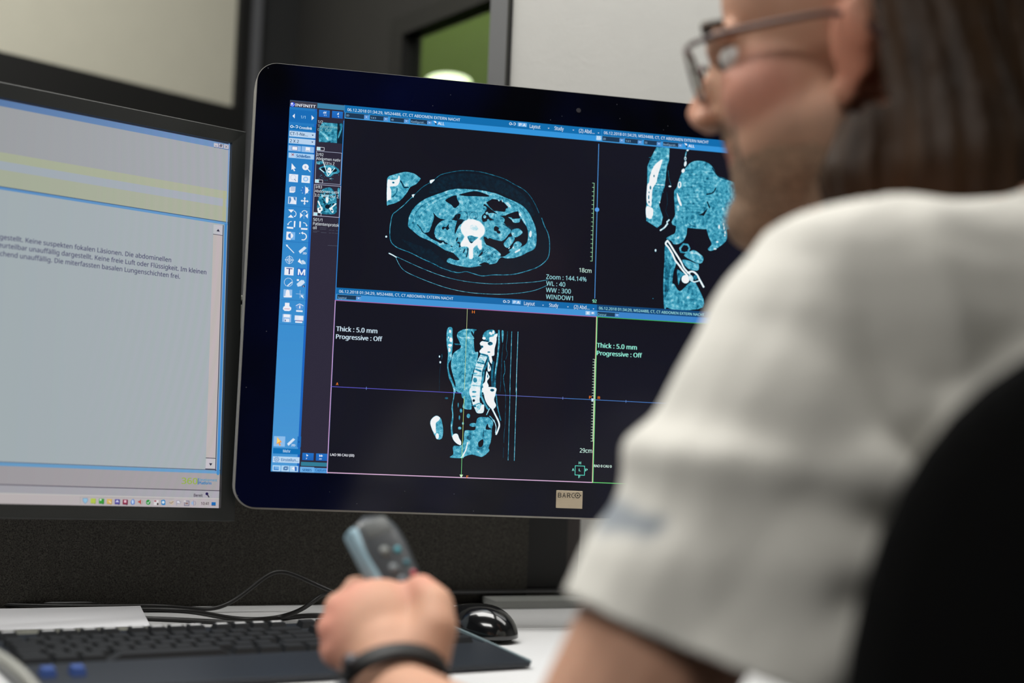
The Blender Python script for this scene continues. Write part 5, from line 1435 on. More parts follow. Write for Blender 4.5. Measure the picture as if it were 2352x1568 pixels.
for x in (-KW + 0.03, -0.03):
    for y in (0.02, KD - 0.02):
        bm = bmesh.new(); box(bm, x - 0.01, x + 0.01, y - 0.005, y + 0.005, 0.0002, 0.0024, 0, 1, inv @ Mk); obj('rubber_foot', bm, m_satin_black, kb)
def key_mesh(w, d):
    bm = bmesh.new()
    vs = [(-w / 2, -d / 2, 0), (w / 2, -d / 2, 0), (w / 2, d / 2, 0), (-w / 2, d / 2, 0)]
    t = [(x * 0.80, y * 0.78 + 0.0006, 0.0062) for x, y, _ in vs]
    a = [bm.verts.new(v) for v in vs]; b = [bm.verts.new(v) for v in t]
    bm.faces.new(b)
    for i in range(4):
        j = (i + 1) % 4
        bm.faces.new((a[i], a[j], b[j], b[i]))
    me = bpy.data.meshes.new('key'); bmesh.ops.recalc_face_normals(bm, faces=bm.faces); bm.to_mesh(me); bm.free(); me.materials.append(m_key)
    return me
KM = {}
tilt = Matrix.Rotation(math.atan2(0.0055, 0.140), 4, 'X')
def key(x, y, w=0.0175, mt=None):
    k = round(w, 4)
    if k not in KM:
        KM[k] = key_mesh(w, 0.0172)
    me = KM[k]
    if mt:
        me = me.copy(); me.materials.clear(); me.materials.append(mt)
    o = bpy.data.objects.new('key', me); COL.objects.link(o)
    o.parent = kb
    z = 0.010 + (y - 0.088) / (KD - 0.088) * 0.0055
    o.matrix_local = inv @ Mk @ Matrix.Translation((-KW + x, y, z)) @ tilt
    return o
pitch = 0.019
rows = [0.099, 0.118, 0.137, 0.156, 0.175]
x0 = 0.012
key(x0 + 0.012, rows[0], 0.026); key(x0 + 0.038, rows[0], 0.022); key(x0 + 0.061, rows[0], 0.022); key(x0 + 0.130, rows[0], 0.112)
for i in range(4):
    key(x0 + 0.198 + i * 0.0238, rows[0], 0.0222)
key(x0 + 0.011, rows[1], 0.023)
for i in range(11): key(x0 + 0.033 + i * pitch, rows[1])
key(x0 + 0.262, rows[1], 0.045)
key(x0 + 0.016, rows[2], 0.031)
for i in range(12): key(x0 + 0.043 + i * pitch, rows[2])
key(x0 + 0.272, rows[2], 0.026)
key(x0 + 0.014, rows[3], 0.026)
for i in range(12): key(x0 + 0.038 + i * pitch, rows[3])
key(x0 + 0.272, rows[3], 0.026)
for i in range(13): key(x0 + 0.009 + i * pitch, rows[4])
key(x0 + 0.266, rows[4], 0.036)
FX = [x0 + 0.009] + [x0 + 0.045 + i * pitch + (i // 4) * 0.0075 for i in range(12)]
for i, fx in enumerate(FX):
    k = key(fx, 0.207)
    bm = bmesh.new(); box(bm, -0.0052, 0.0052, -0.0010, 0.0040, 0.0063, 0.0066); p_ = obj('key_print', bm, m_key_print, k)
for i in range(3):
    key(x0 + 0.302 + i * pitch, rows[0]); key(x0 + 0.302 + i * pitch, rows[3]); key(x0 + 0.302 + i * pitch, rows[4]); key(x0 + 0.302 + i * pitch, 0.207)
key(x0 + 0.302 + pitch, rows[1])
for i in range(4):
    for r in rows[1:]:
        key(x0 + 0.367 + i * pitch, r)
key(x0 + 0.376, rows[0], 0.036); key(x0 + 0.405, rows[0]); key(x0 + 0.424, rows[0])
for dx in (0.012, 0.036):
    k = key(x0 + dx, rows[0] - 0.050, 0.012, m_key_blue)
    k.name = 'button'; k['label'] = 'small blue button'
    k.matrix_local = inv @ Mk @ Matrix.Translation((-KW + x0 + dx, 0.046, 0.0102)) @ Matrix.Rotation(0.07, 4, 'X')

# mouse
mp = (-0.032, 1.530, DZ)
mX = Vector((0.80, -0.60, 0)).normalized(); mY = Vector((-mX[1], mX[0], 0))
ms = thing('computer_mouse', 'glossy black computer mouse at the right end of the keyboard', 'mouse', (mp[0], mp[1], DZ))
bm = bmesh.new()
bmesh.ops.create_uvsphere(bm, u_segments=40, v_segments=24, radius=1.0)
for v in bm.verts:
    x, y, z = v.co
    xx = x * 0.058
    ht = 0.038 * (0.80 + 0.30 * x - 0.25 * x * x)
    wd = 0.031 * (1.0 - 0.12 * (1 - x) * (x < 0.0) - 0.06 * abs(x))
    sx = math.copysign(abs(x) ** 0.85, x)
    v.co = Vector((sx * 0.058, math.copysign(abs(y) ** 0.85, y) * wd, 0.006 + max(z, 0) * ht + min(z, 0) * 0.0045))
bmesh.ops.transform(bm, matrix=frame_matrix((0, 0, 0), mX, mY, (0, 0, 1)), verts=bm.verts)
body_m = obj('shell', bm, m_glossy_black, ms, True)
bm = bmesh.new(); box(bm, -0.042, 0.042, -0.020, 0.020, 0.0003, 0.003, 0.001, 1, frame_matrix((0, 0, 0), mX, mY, (0, 0, 1))); obj('glide_plate', bm, m_satin_black, ms)
bm = bmesh.new()
bmesh.ops.create_cone(bm, cap_ends=True, segments=24, radius1=0.008, radius2=0.008, depth=0.006, matrix=frame_matrix((0, 0, 0), mX, mY, (0, 0, 1)) @ Matrix.Translation((-0.033, 0, 0.0265)) @ Matrix.Rotation(math.pi / 2, 4, 'X'))
obj('scroll_wheel', bm, m_grey_bezel, ms, True)

# grey cable arching at the lower left corner
t = tube('cable', [onz(-260, 1480, DZ + .006), onz(-180, 1470, DZ + .006), P(-100, 1468, 1.13), P(-30, 1492, 1.10), P(20, 1522, 1.08), P(60, 1556, 1.06), P(110, 1620, 1.05), onz(150, 1700, DZ + .006)], 0.0048, mat('grey_cable', (150, 150, 142), 0.4))
tag(t, 'thick grey cable arching over the lower left corner of the keyboard', 'cable')

# ------------------------------------------------------------------ office chair
Tf = Vector((-0.30, 0.954, 0)).normalized(); Tr = Vector((0.954, 0.30, 0)).normalized(); Tl = -Tr
ch = thing('office_chair', 'black office chair with a rounded mesh backrest behind the seated person', 'chair', (0.42, 0.93, 0.0))
inv = Matrix.Translation(-ch.location)
cc = Vector((0.395, 0.765, 0.77))
bm = bmesh.new()
NU, NV = 56, 12
grid = []
for side, off in ((0, 0.0), (1, 0.030)):
    ring_rows = []
    for j in range(NV + 1):
        rr_ = j / NV
        row = []
        for i in range(NU):
            t_ = 2 * math.pi * i / NU
            c_, s_ = math.cos(t_), math.sin(t_)
            ex = 2 / 3.0
            a_ = math.copysign(abs(c_) ** ex, c_) * 0.232 * rr_
            z_ = math.copysign(abs(s_) ** ex, s_) * 0.275 * rr_
            curve = 0.045 * (a_ / 0.232) ** 2 + 0.02 * (z_ / 0.275) ** 2
            th_ = 0.016 * (1 - rr_ ** 6)
            y_ = curve + (-th_ if side == 0 else th_) - 0.02
            row.append(bm.verts.new(inv @ (cc + Tr * a_ + Tf * y_ + Vector((0, 0, z_)) - Tf * (z_ * 0.10))))
        ring_rows.append(row)
    grid.append(ring_rows)
for sd in (0, 1):
    g = grid[sd]
    for j in range(1, NV):
        for i in range(NU):
            bm.faces.new((g[j][i], g[j][(i + 1) % NU], g[j + 1][(i + 1) % NU], g[j + 1][i]))
    for i in range(NU):
        bm.faces.new((g[0][0], g[1][i], g[1][(i + 1) % NU]))
for i in range(NU):
    bm.faces.new((grid[0][NV][i], grid[0][NV][(i + 1) % NU], grid[1][NV][(i + 1) % NU], grid[1][NV][i]))
loose = [v for v in bm.verts if not v.link_faces]
bmesh.ops.delete(bm, geom=loose, context='VERTS')
obj('backrest', bm, m_chair_fab, ch, True)
Mc = frame_matrix((0.42 - 0.42, 0.93 - 0.93, 0), Tr, Tf, (0, 0, 1))
bm = bmesh.new(); box(bm, -0.24, 0.24, -0.22, 0.25, 0.385, 0.452, 0.028, 4, Mc); obj('seat', bm, m_chair_fab, ch, True)
bm = bmesh.new(); box(bm, -0.04, 0.04, -0.235, -0.205, 0.34, 0.62, 0.006, 2, Mc); box(bm, -0.04, 0.04, -0.235, 0.05, 0.33, 0.36, 0.006, 2, Mc); obj('back_support', bm, m_black_plastic, ch)
bm = bmesh.new(); bmesh.ops.create_cone(bm, cap_ends=True, segments=24, radius1=0.03, radius2=0.025, depth=0.26, matrix=Matrix.Translation((0, 0, 0.25))); obj('column', bm, m_steel, ch, True)
for k in range(5):
    a_ = 2 * math.pi * k / 5 + 0.3
    d_ = Vector((math.cos(a_), math.sin(a_), 0))
    bm = bmesh.new(); capsule(bm, d_ * 0.03 + Vector((0, 0, 0.125)), d_ * 0.29 + Vector((0, 0, 0.085)), 0.022, 0.014)
    lg = obj('leg', bm, m_black_plastic, ch, True)
    bm = bmesh.new(); bmesh.ops.create_cone(bm, cap_ends=True, segments=20, radius1=0.030, radius2=0.030, depth=0.04, matrix=Matrix.Translation(d_ * 0.30 + Vector((0, 0, 0.031))) @ Matrix.Rotation(a_, 4, 'Z') @ Matrix.Rotation(math.pi / 2, 4, 'X'))
    obj('caster', bm, m_satin_black, lg, True)
# ------------------------------------------------------------------ the seated person
NB = Vector((0.355, 0.955, 1.088))
SL = Vector((0.196, 0.895, 1.028)); SR = Vector((0.530, 1.010, 1.015))
EL = V(P(1290, 1890, 0.835)); WL = V(P(912, 1604, 1.055))
ER = Vector((0.575, 1.00, 0.775)); WR = Vector((0.455, 1.19, 0.665))
PEL = Vector((0.425, 0.915, 0.565))
# head frame
tt = math.radians(8.5)
hF = Vector((-0.94 * math.cos(tt), 0.34 * math.cos(tt), -math.sin(tt))).normalized()
hL = Vector((-0.34, -0.94, -0.035)); hL = (hL - hF * hL.dot(hF)).normalized()
hU = hF.cross(hL).normalized()
if hU.z < 0: hU = -hU
NT = V(P(1580, 268, 1.12))
HO = NT - hF * 0.131 + hU * 0.018
def H(f, l, u):
    return HO + hF * f + hL * l + hU * u
def hell(bm, c, r, n=(24, 14)):
    ellipsoid(bm, H(*c), (hF * r[0], hL * r[1], hU * r[2]), n)

hand_pts = {}
def left_hand(bm):
    pc = V(P(880, 1462, 1.108))
    ax = (V(P(850, 1370, 1.13)) - V(P(905, 1570, 1.09))).normalized()      # wrist -> knuckles
    side = Vector((1, 0.15, 0)); side = (side - ax * side.dot(ax)).normalized()
    nrm = ax.cross(side).normalized()
    ellipsoid(bm, pc, (side * 0.044, ax * 0.050, nrm * 0.026))
    capsule(bm, WL, pc - ax * 0.02, 0.029, 0.036)
    capsule(bm, WL + side * 0.008, V(P(965, 1480, 1.10)), 0.024, 0.026)
    # four fingers, knuckles down the left side, curling round the recorder
    fs = [([(832,1372,1.128),(818,1352,1.160),(868,1358,1.182),(925,1385,1.172)], (0.0135,0.0115,0.0100,0.0088)),
          ([(790,1405,1.118),(776,1392,1.152),(826,1398,1.178),(890,1420,1.172)], (0.0140,0.0118,0.0102,0.0090)),
          ([(770,1450,1.108),(758,1440,1.142),(806,1446,1.168),(868,1462,1.164)], (0.0132,0.0112,0.0096,0.0085)),
          ([(772,1500,1.098),(760,1492,1.128),(800,1496,1.150),(850,1508,1.148)], (0.0118,0.0100,0.0086,0.0076))]
    for pts, rs in fs:
        w = [V(P(*p)) for p in pts]
        root = pc * 0.55 + w[0] * 0.45
        chain(bm, [root] + w, (0.014,) + rs)
    th = [V(P(968, 1500, 1.085)), V(P(998, 1445, 1.090)), V(P(1000, 1388, 1.105)), V(P(966, 1352, 1.125))]
    chain(bm, th, (0.024, 0.0185, 0.0150, 0.0125))
    hand_pts['side'], hand_pts['ax'] = side, ax
def right_hand(bm):
    d = Vector((-0.35, 0.90, -0.22)).normalized(); sd = Vector((0.93, 0.36, 0)).normalized(); up = sd.cross(d)
    pc = WR + d * 0.055
    ellipsoid(bm, pc, (sd * 0.040, d * 0.050, up * 0.017))
    capsule(bm, WR, pc, 0.028, 0.024)
    for k, L in enumerate((0.070, 0.078, 0.072, 0.056)):
        b0 = pc + sd * (-0.027 + 0.018 * k) + d * 0.035
        chain(bm, [b0, b0 + d * L * 0.45 + Vector((0, 0, 0.003)), b0 + d * L * 0.78 - Vector((0, 0, 0.008)), b0 + d * L - Vector((0, 0, 0.020))], (0.0100, 0.0090, 0.0080, 0.0070))
    b0 = pc - sd * 0.025 - d * 0.02
    chain(bm, [b0, b0 - sd * 0.025 + d * 0.03, b0 - sd * 0.030 + d * 0.055], (0.015, 0.011, 0.009))

def torso(bm, g=0.0, sleeves=False):
    Z_ = Vector((0, 0, 1))
    def te(c, a, b, h):
        ellipsoid(bm, c, (Tr * (a + g), Tf * (b + g), Z_ * (h + g)), (28, 16))
    te(NB + Vector((0.010, -0.015, -0.185)), 0.170, 0.112, 0.185)
    te(NB + Vector((0.030, -0.02, -0.36)), 0.158, 0.118, 0.17)
    te(PEL + Vector((0, 0, 0.02)), 0.165, 0.125, 0.115)
    capsule(bm, NB - Vector((0, 0, 0.042)), SL, 0.060 + g, 0.058 + g)
    capsule(bm, NB - Vector((0, 0, 0.045)), SR, 0.060 + g, 0.058 + g)
    capsule(bm, SL, SL + Vector((0.03, 0.0, -0.10)), 0.055 + g, 0.06 + g)
    capsule(bm, V(P(1975, 742, 0.905)), V(P(2260, 738, 0.925)), 0.064 + g, 0.064 + g)
    capsule(bm, NB + Vector((0.0, 0.0, -0.02)), H(-0.035, 0, -0.07), 0.064 + g, 0.056 + g * 0.3)
    if not g:
        capsule(bm, NB + Vector((-0.055, 0.015, -0.03)), H(0.005, 0, -0.085), 0.060, 0.050)

bm = bmesh.new()
torso(bm)
# arms
for S_, E1, W1 in ((SL, EL, WL), (SR, ER, WR)):
    m1 = S_.lerp(E1, 0.5)
    chain(bm, [S_, m1, E1], (0.056, 0.057, 0.046))
    m2 = E1.lerp(W1, 0.28)
    chain(bm, [E1, m2, W1], (0.043, 0.044, 0.029))
left_hand(bm); right_hand(bm)
# legs
for sg in (-1, 1):
    hip = PEL + Tr * 0.088 * sg + Vector((0, 0, -0.01)); kn = hip + Tf * 0.43 + Vector((0, 0, -0.01)) + Tr * 0.03 * sg
    an = Vector((kn[0], kn[1], 0.09)) + Tf * 0.02
    chain(bm, [hip, hip.lerp(kn, 0.5), kn, kn.lerp(an, 0.35), an], (0.085, 0.075, 0.056, 0.052, 0.036))
    chain(bm, [an, an + Tf * 0.10 - Vector((0, 0, 0.045)), an + Tf * 0.17 - Vector((0, 0, 0.055))], (0.034, 0.030, 0.024))
# head
hell(bm, (-0.012, 0, 0.055), (0.098, 0.077, 0.088)); hell(bm, (0.042, 0, 0.055), (0.052, 0.062, 0.066)); hell(bm, (0.050, 0, -0.012), (0.056, 0.058, 0.068))
for sg in (-1, 1):
    hell(bm, (0.066, 0.036 * sg, -0.020), (0.030, 0.027, 0.030)); hell(bm, (0.012, 0.050 * sg, -0.058), (0.034, 0.016, 0.036)); hell(bm, (0.116, 0.0125 * sg, -0.026), (0.010, 0.009, 0.008)); hell(bm, (0.050, 0.034 * sg, -0.056), (0.040, 0.028, 0.042))
    hell(bm, (0.088, 0.033 * sg, 0.030), (0.012, 0.022, 0.009)); hell(bm, (-0.006, 0.078 * sg, -0.004), (0.016, 0.007, 0.030)); hell(bm, (0.003, 0.076 * sg, -0.036), (0.010, 0.007, 0.011))
    hell(bm, (-0.012, 0.084 * sg, 0.008), (0.012, 0.008, 0.022)); hell(bm, (0.086, 0.033 * sg, -0.004), (0.010, 0.018, 0.006))
hell(bm, (0.044, 0, -0.080), (0.056, 0.050, 0.040)); hell(bm, (0.086, 0, -0.108), (0.024, 0.026, 0.024)); hell(bm, (0.082, 0, -0.075), (0.020, 0.030, 0.030)); hell(bm, (0.098, 0, 0.028), (0.012, 0.030, 0.012))
capsule(bm, H(0.098, 0, 0.018), H(0.119, 0, -0.018), 0.0085, 0.0130)
hell(bm, (0.093, 0, -0.050), (0.013, 0.023, 0.010)); hell(bm, (0.091, 0, -0.064), (0.013, 0.020, 0.010)); hell(bm, (0.075, 0, -0.050), (0.022, 0.038, 0.024)); hell(bm, (0.092, 0, -0.038), (0.012, 0.022, 0.014))
me = remeshed(bm, 0.0042, 3, 'person_body')
co, no = get_co(me), get_no(me)
# keep only what the clothes leave a use for: the whole body stays one surface
skin_c = np.array(lin((206, 158, 132)), np.float32)
tint = np.tile(skin_c, (len(co), 1))
rel = co - np.array(HO); hc = np.stack([rel @ np.array(hF), rel @ np.array(hL), rel @ np.array(hU)], 1)
def spot(c, r, col, amt=1.0):
    d = np.sqrt((((hc - np.array(c)) / np.array(r)) ** 2).sum(1))
    w = (np.clip(1.3 - d, 0, 0.6) / 0.6 * amt)[:, None]
    tint[:] = tint * (1 - w) + np.array(lin(col), np.float32) * w
on_head = (np.linalg.norm(rel, axis=1) < 0.2) & (hc[:, 2] > -0.16)
save = tint.copy()
for sg in (-1, 1):
    spot((0.070, 0.045 * sg, -0.015), (0.035, 0.030, 0.028), (206, 142, 122), 0.8)
    spot((-0.004, 0.08 * sg, -0.005), (0.02, 0.02, 0.04), (214, 138, 112), 0.7)
    spot((0.020, 0.055 * sg, -0.068), (0.055, 0.035, 0.026), (150, 118, 96), 0.7)
spot((0.125, 0, -0.02), (0.022, 0.02, 0.018), (212, 150, 124), 0.6)
spot((0.080, 0, -0.098), (0.045, 0.050, 0.036), (132, 112, 92), 0.9)
spot((0.108, 0, -0.036), (0.02, 0.026, 0.008), (130, 106, 88), 0.8)
spot((0.108, 0, -0.057), (0.012, 0.022, 0.008), (176, 104, 96), 0.8)
tint[~on_head] = save[~on_head]
for p_ in ((832,1372,1.128),(790,1405,1.118),(770,1450,1.108),(772,1500,1.098),(966,1352,1.125),(735,1445,1.12)):
    d = np.linalg.norm(co - P(*p_), axis=1)
    w = (np.clip(0.03 - d, 0, 0.02) / 0.02 * 0.55)[:, None]
    tint = tint * (1 - w) + np.array(lin((216, 142, 124)), np.float32) * w
color_attr(me, 'tint', tint)
person = obj('person', me, m_skin, None, True)
tag(person, 'person in white short-sleeved shirt with long brown hair, seated facing the monitors', 'person')

# short greying beard: a ragged layer over the jaw, chin and upper lip
def beard_w(h):
    def g(c, r):
        return np.clip(1.25 - np.sqrt((((h - np.array(c)) / np.array(r)) ** 2).sum(1)), 0, 1)
    w = g((0.088, 0, -0.100), (0.040, 0.050, 0.038)) + g((0.106, 0, -0.040), (0.020, 0.026, 0.009)) + g((0.060, 0, -0.112), (0.050, 0.040, 0.022))
    for q in (-1, 1):
        w = np.maximum(w, g((0.055, 0.050 * q, -0.088), (0.050, 0.036, 0.026)))
        w = np.maximum(w, g((0.084, 0.030 * q, -0.062), (0.018, 0.014, 0.026)))
    lips = np.clip(1.3 - np.sqrt((((h - np.array((0.106, 0, -0.057))) / np.array((0.014, 0.020, 0.009))) ** 2).sum(1)), 0, 1)
    return np.clip(w, 0, 1) * (lips < 0.25)
bw = beard_w(hc) * on_head
tint = tint * (1 - 0.55 * bw[:, None]) + np.array(lin((128, 104, 84)), np.float32) * 0.55 * bw[:, None]
me.color_attributes['tint'].data.foreach_set('color', np.hstack([tint, np.ones((len(tint), 1))]).astype(np.float32).ravel())
fsel = [p for p in me.polygons if all(bw[v] > 0.2 for v in p.vertices)]
ids = sorted({v for p in fsel for v in p.vertices}); mp_ = {v: i for i, v in enumerate(ids)}
rb_ = np.random.default_rng(2)
off_ = (bw[ids] * 0.0024 - 0.0006 + rb_.random(len(ids)) * 0.0016 * bw[ids])[:, None]
bme = bpy.data.meshes.new('beard')
bme.from_pydata([tuple(map(float, q)) for q in co[ids] + no[ids] * off_], [], [[mp_[v] for v in p.vertices] for p in fsel])
obj('beard', bme, mat('greying_beard', (146, 118, 96), 0.8, noise_amt=0.45, noise_scale=240), person, True, label='short greying beard')
# eyes, hair
for sg in (-1, 1):
    bm = bmesh.new(); ball(bm, H(0.083, 0.032 * sg, 0.012), 0.0125)
    e = obj('eye', bm, m_eye, person, True)
    bm = bmesh.new(); ball(bm, H(0.0915, 0.032 * sg, 0.010), 0.0062); obj('iris', bm, m_iris, e, True)
    bm = bmesh.new()
    chain(bm, [H(0.104, 0.016 * sg, 0.034), H(0.102, 0.034 * sg, 0.040), H(0.088, 0.052 * sg, 0.036)], (0.004, 0.0045, 0.003))
    obj('eyebrow', bm, m_hair, person, True)

bm = bmesh.new()
hell(bm, (-0.048, 0, 0.074), (0.082, 0.086, 0.092)); hell(bm, (0.022, 0, 0.118), (0.060, 0.064, 0.040)); hell(bm, (-0.005, 0, 0.098), (0.080, 0.082, 0.060)); hell(bm, (-0.072, 0, 0.03), (0.062, 0.078, 0.085))
for sg in (-1, 1):
    hell(bm, (-0.056, 0.062 * sg, 0.020), (0.030, 0.024, 0.070))
# loose lengths falling to the shoulders, near side in front of the neck
for l0, f0, f1, l1, r0, r1, u1 in ((0.062, -0.050, -0.004, 0.070, 0.022, 0.034, -0.185), (0.066, -0.052, -0.056, 0.078, 0.026, 0.036, -0.165), (0.050, -0.080, -0.075, 0.050, 0.036, 0.046, -0.190), (0.0, -0.09, -0.10, 0.0, 0.04, 0.05, -0.20), (0.055, -0.066, -0.080, 0.070, 0.034, 0.040, -0.160), (0.020, -0.095, -0.130, 0.030, 0.040, 0.046, -0.170), (-0.030, -0.095, -0.125, -0.035, 0.040, 0.046, -0.170), (-0.062, -0.060, -0.070, -0.075, 0.032, 0.036, -0.155)):
    a = H(f0, l0, 0.045); b = H((f0 + f1) / 2, (l0 + l1) / 2 + 0.004, -0.04); c = H(f1, l1, -0.100); d = H(f1 - 0.004, l1, u1)
    d.z = max(d.z, 1.095)
    chain(bm, [a, b, c, d], (r0, r0, r1, r1 * 0.8))
me = remeshed(bm, 0.005, 3, 'hair')
co, no = get_co(me), get_no(me)
rel = co - np.array(HO); hc = np.stack([rel @ np.array(hF), rel @ np.array(hL), rel @ np.array(hU)], 1)
ang = np.arctan2(hc[:, 1], hc[:, 0] + 0.03)
wv = np.sin(ang * 38 + np.sin(hc[:, 2] * 30) * 1.5) + 0.6 * np.sin(ang * 71 + hc[:, 2] * 18)
wv = wv * np.clip((0.10 - hc[:, 2]) * 10, 0.1, 1)
set_co(me, co + no * (wv * 0.0016)[:, None])
bm = bmesh.new(); bm.from_mesh(me); bm.verts.ensure_lookup_table()
bad = (hc[:, 0] > -0.024 - 0.25 * np.clip(-0.03 - hc[:, 2], 0, 0.2) * 0) & (hc[:, 2] < 0.036) & (hc[:, 2] > -0.052) & (np.abs(hc[:, 1]) > 0.04)
bmesh.ops.delete(bm, geom=[bm.verts[i] for i in np.nonzero(bad)[0]], context='VERTS')
bm.to_mesh(me); bm.free()
hair = obj('hair', me, m_hair, person, True, label='long dark brown hair tucked behind the ear')
# separate strands lying on it
rs = random.Random(11)
bm = bmesh.new()
for k in range(420):
    a_ = rs.uniform(0.5, 5.8)
    f0, l0 = -0.03 + 0.088 * math.cos(a_), 0.084 * math.sin(a_)
    if f0 > -0.035: continue
    pts = []
    L_ = rs.uniform(0.14, 0.22); u0_ = rs.uniform(0.03, 0.12)
    for j in range(7):
        q = j / 6
        u_ = u0_ - L_ * q
        k_ = 1.0 + 0.22 * max(0.0, 0.05 - u_) / 0.2 + 0.02 * math.sin(q * 7 + k)
        hgt = max(0.0, (u_ - 0.06) / 0.1)
        k_ *= math.sqrt(max(0.1, 1 - hgt * hgt))
        p = H(-0.03 + (f0 + 0.03) * k_ - 0.012 * q, l0 * k_ * 1.03, u_)
        if p.z < 1.115: p.z = 1.115 + 0.002 * (j % 2)
        pts.append(p)
    wdt = 0.0009
    prev = None
    for p in pts:
        side = hL.cross(p - HO).normalized() * wdt if True else None
        tv = Vector((-(p - HO).y, (p - HO).x, 0)).normalized() * wdt
        o_ = (p - HO); o_.z = 0; o_ = o_.normalized() * wdt
        vs = [bm.verts.new(p + tv), bm.verts.new(p + o_), bm.verts.new(p - tv)]
        if prev:
            for i in range(2):
                bm.faces.new((prev[i], prev[i + 1], vs[i + 1], vs[i]))
        prev = vs
st = obj('hair_strand', bm, m_strand, hair, True)
st['kind'] = 'stuff'

# shirt: an inflated shell of the torso with short wide sleeves, cut open at neck, cuffs and hem
bm = bmesh.new()
torso(bm, 0.013)
for S_, E1, cutt in ((SL, EL, 0.70), (SR, ER, 0.62)):
    q = (E1 - S_)
    off = Vector((0.010, 0.0, 0.0)) if S_ is SL else Vector((0, 0, 0))
    back = Vector((0.040, -0.006, 0.0)) if S_ is SL else Vector((0, 0, 0))
    chain(bm, [S_ + Vector((0, 0, -0.005)), S_ + q * 0.22 + off * 0.5, S_ + q * 0.45 + off, S_ + q * 0.86 + off], (0.068, 0.074, 0.072, 0.066))
    chain(bm, [S_ + q * 0.30 + back, S_ + q * 0.60 + back * 1.4, S_ + q * 0.86 + back * 1.5], (0.066, 0.072, 0.078))
me = remeshed(bm, 0.006, 6, 'shirt')
bm = bmesh.new(); bm.from_mesh(me)
def cut(pn, nn, keep_if_far_from=None, rad=None):
    """remove what lies beyond the plane, only near a point"""
    dele = []
    for v in bm.verts:
        if (v.co - pn).dot(nn) > 0 and (keep_if_far_from is None or (v.co - keep_if_far_from).length < rad):
            dele.append(v)
    bmesh.ops.delete(bm, geom=dele, context='VERTS')
axL = (EL - SL).normalized()
hem_n = Vector((-0.34, -0.05, -0.96)).normalized()
hp = V(P(1590, 1478, 0.86))
geom = [f for f in bm.faces if (f.calc_center_median() - hp).length < 0.19]
gv = {v for f in geom for v in f.verts}; ge = {e for f in geom for e in f.edges}
bmesh.ops.bisect_plane(bm, geom=list(gv | ge | set(geom)), plane_co=hp, plane_no=hem_n, dist=1e-5)
dele = [v for v in bm.verts if (v.co - hp).dot(hem_n) > 1e-4 and (v.co - SL).dot(axL) > 0 and ((v.co - SL) - axL * (v.co - SL).dot(axL) - Vector((0.03, 0, 0))).length < 0.135 and (v.co - hp).length < 0.30 and v.co.z < 0.95 and (v.co - Vector((0.40, 0.93, v.co.z))).length > 0.165]
bmesh.ops.delete(bm, geom=dele, context='VERTS')
axR = (ER - SR).normalized(); hr = SR + (ER - SR) * 0.60
dele = [v for v in bm.verts if (v.co - hr).dot(axR) > 0 and (v.co - (SR + axR * (v.co - SR).dot(axR))).length < 0.10 and (v.co - Vector((0.40, 0.93, v.co.z))).length > 0.165]
bmesh.ops.delete(bm, geom=dele, context='VERTS')
nn = (H(-0.035, 0, -0.07) - NB).normalized()
gf = [f for f in bm.faces if (f.calc_center_median() - NB).length < 0.20]
bmesh.ops.bisect_plane(bm, geom=list({v for f in gf for v in f.verts} | {e for f in gf for e in f.edges} | set(gf)), plane_co=NB + nn * 0.018, plane_no=nn, dist=1e-5)
dele = [v for v in bm.verts if (v.co - (NB + nn * 0.018)).dot(nn) > 1e-4 and (v.co - (NB + nn * 0.05)).length < 0.16]
bmesh.ops.delete(bm, geom=dele, context='VERTS')
dele = [v for v in bm.verts if v.co.z < 0.545]
bmesh.ops.delete(bm, geom=dele, context='VERTS')
# drop any crumbs
bm.verts.ensure_lookup_table()
seen = set(); comps = []
for v in bm.verts:
    if v in seen: continue
    stack = [v]; comp = []
    seen.add(v)
    while stack:
        w = stack.pop(); comp.append(w)
        for e in w.link_edges:
            x_ = e.other_vert(w)
            if x_ not in seen:
                seen.add(x_); stack.append(x_)
    comps.append(comp)
comps.sort(key=len)
for c_ in comps[:-1]:
    bmesh.ops.delete(bm, geom=c_, context='VERTS')
bm.to_mesh(me); bm.free()
co, no = get_co(me), get_no(me)
disp = np.zeros(len(co), np.float32)
arm_t = (co - np.array(SL)) @ np.array(axL)
for i in range(len(co)):
    p = Vector(co[i].tolist())
    n1 = noise.noise(Vector((p.x * 9 + p.z * 5, p.y * 9, p.z * 7 - p.x * 6)))
    n2_ = noise.noise(Vector((p.x * 22, p.y * 20, p.z * 10 + 7)))
    disp[i] = (1 - abs(n1) * 2.2) * 0.0075 + n2_ * 0.0035
# drag folds fanning from the armpit
ap = np.array(SL) + np.array((0.075, -0.02, -0.13))
dv = co - ap
a_ = np.arctan2(dv[:, 2], -dv[:, 0]); rr2 = np.linalg.norm(dv, axis=1)
disp += np.sin(a_ * 9 + 0.6) * 0.0085 * np.exp(-(rr2 / 0.17) ** 2) * np.clip(rr2 / 0.04, 0, 1)
# one wide fold running round the sleeve
z0_ = 0.958 - 0.10 * (co[:, 0] - 0.07)
mk_ = np.clip((0.36 - co[:, 0]) / 0.10, 0, 1) * np.clip((0.97 - co[:, 1]) / 0.05, 0, 1)
disp += mk_ * (0.010 * np.exp(-((co[:, 2] - z0_ - 0.004) / 0.015) ** 2) - 0.004 * np.exp(-((co[:, 2] - z0_ + 0.034) / 0.018) ** 2))
co2 = co + no * disp[:, None]
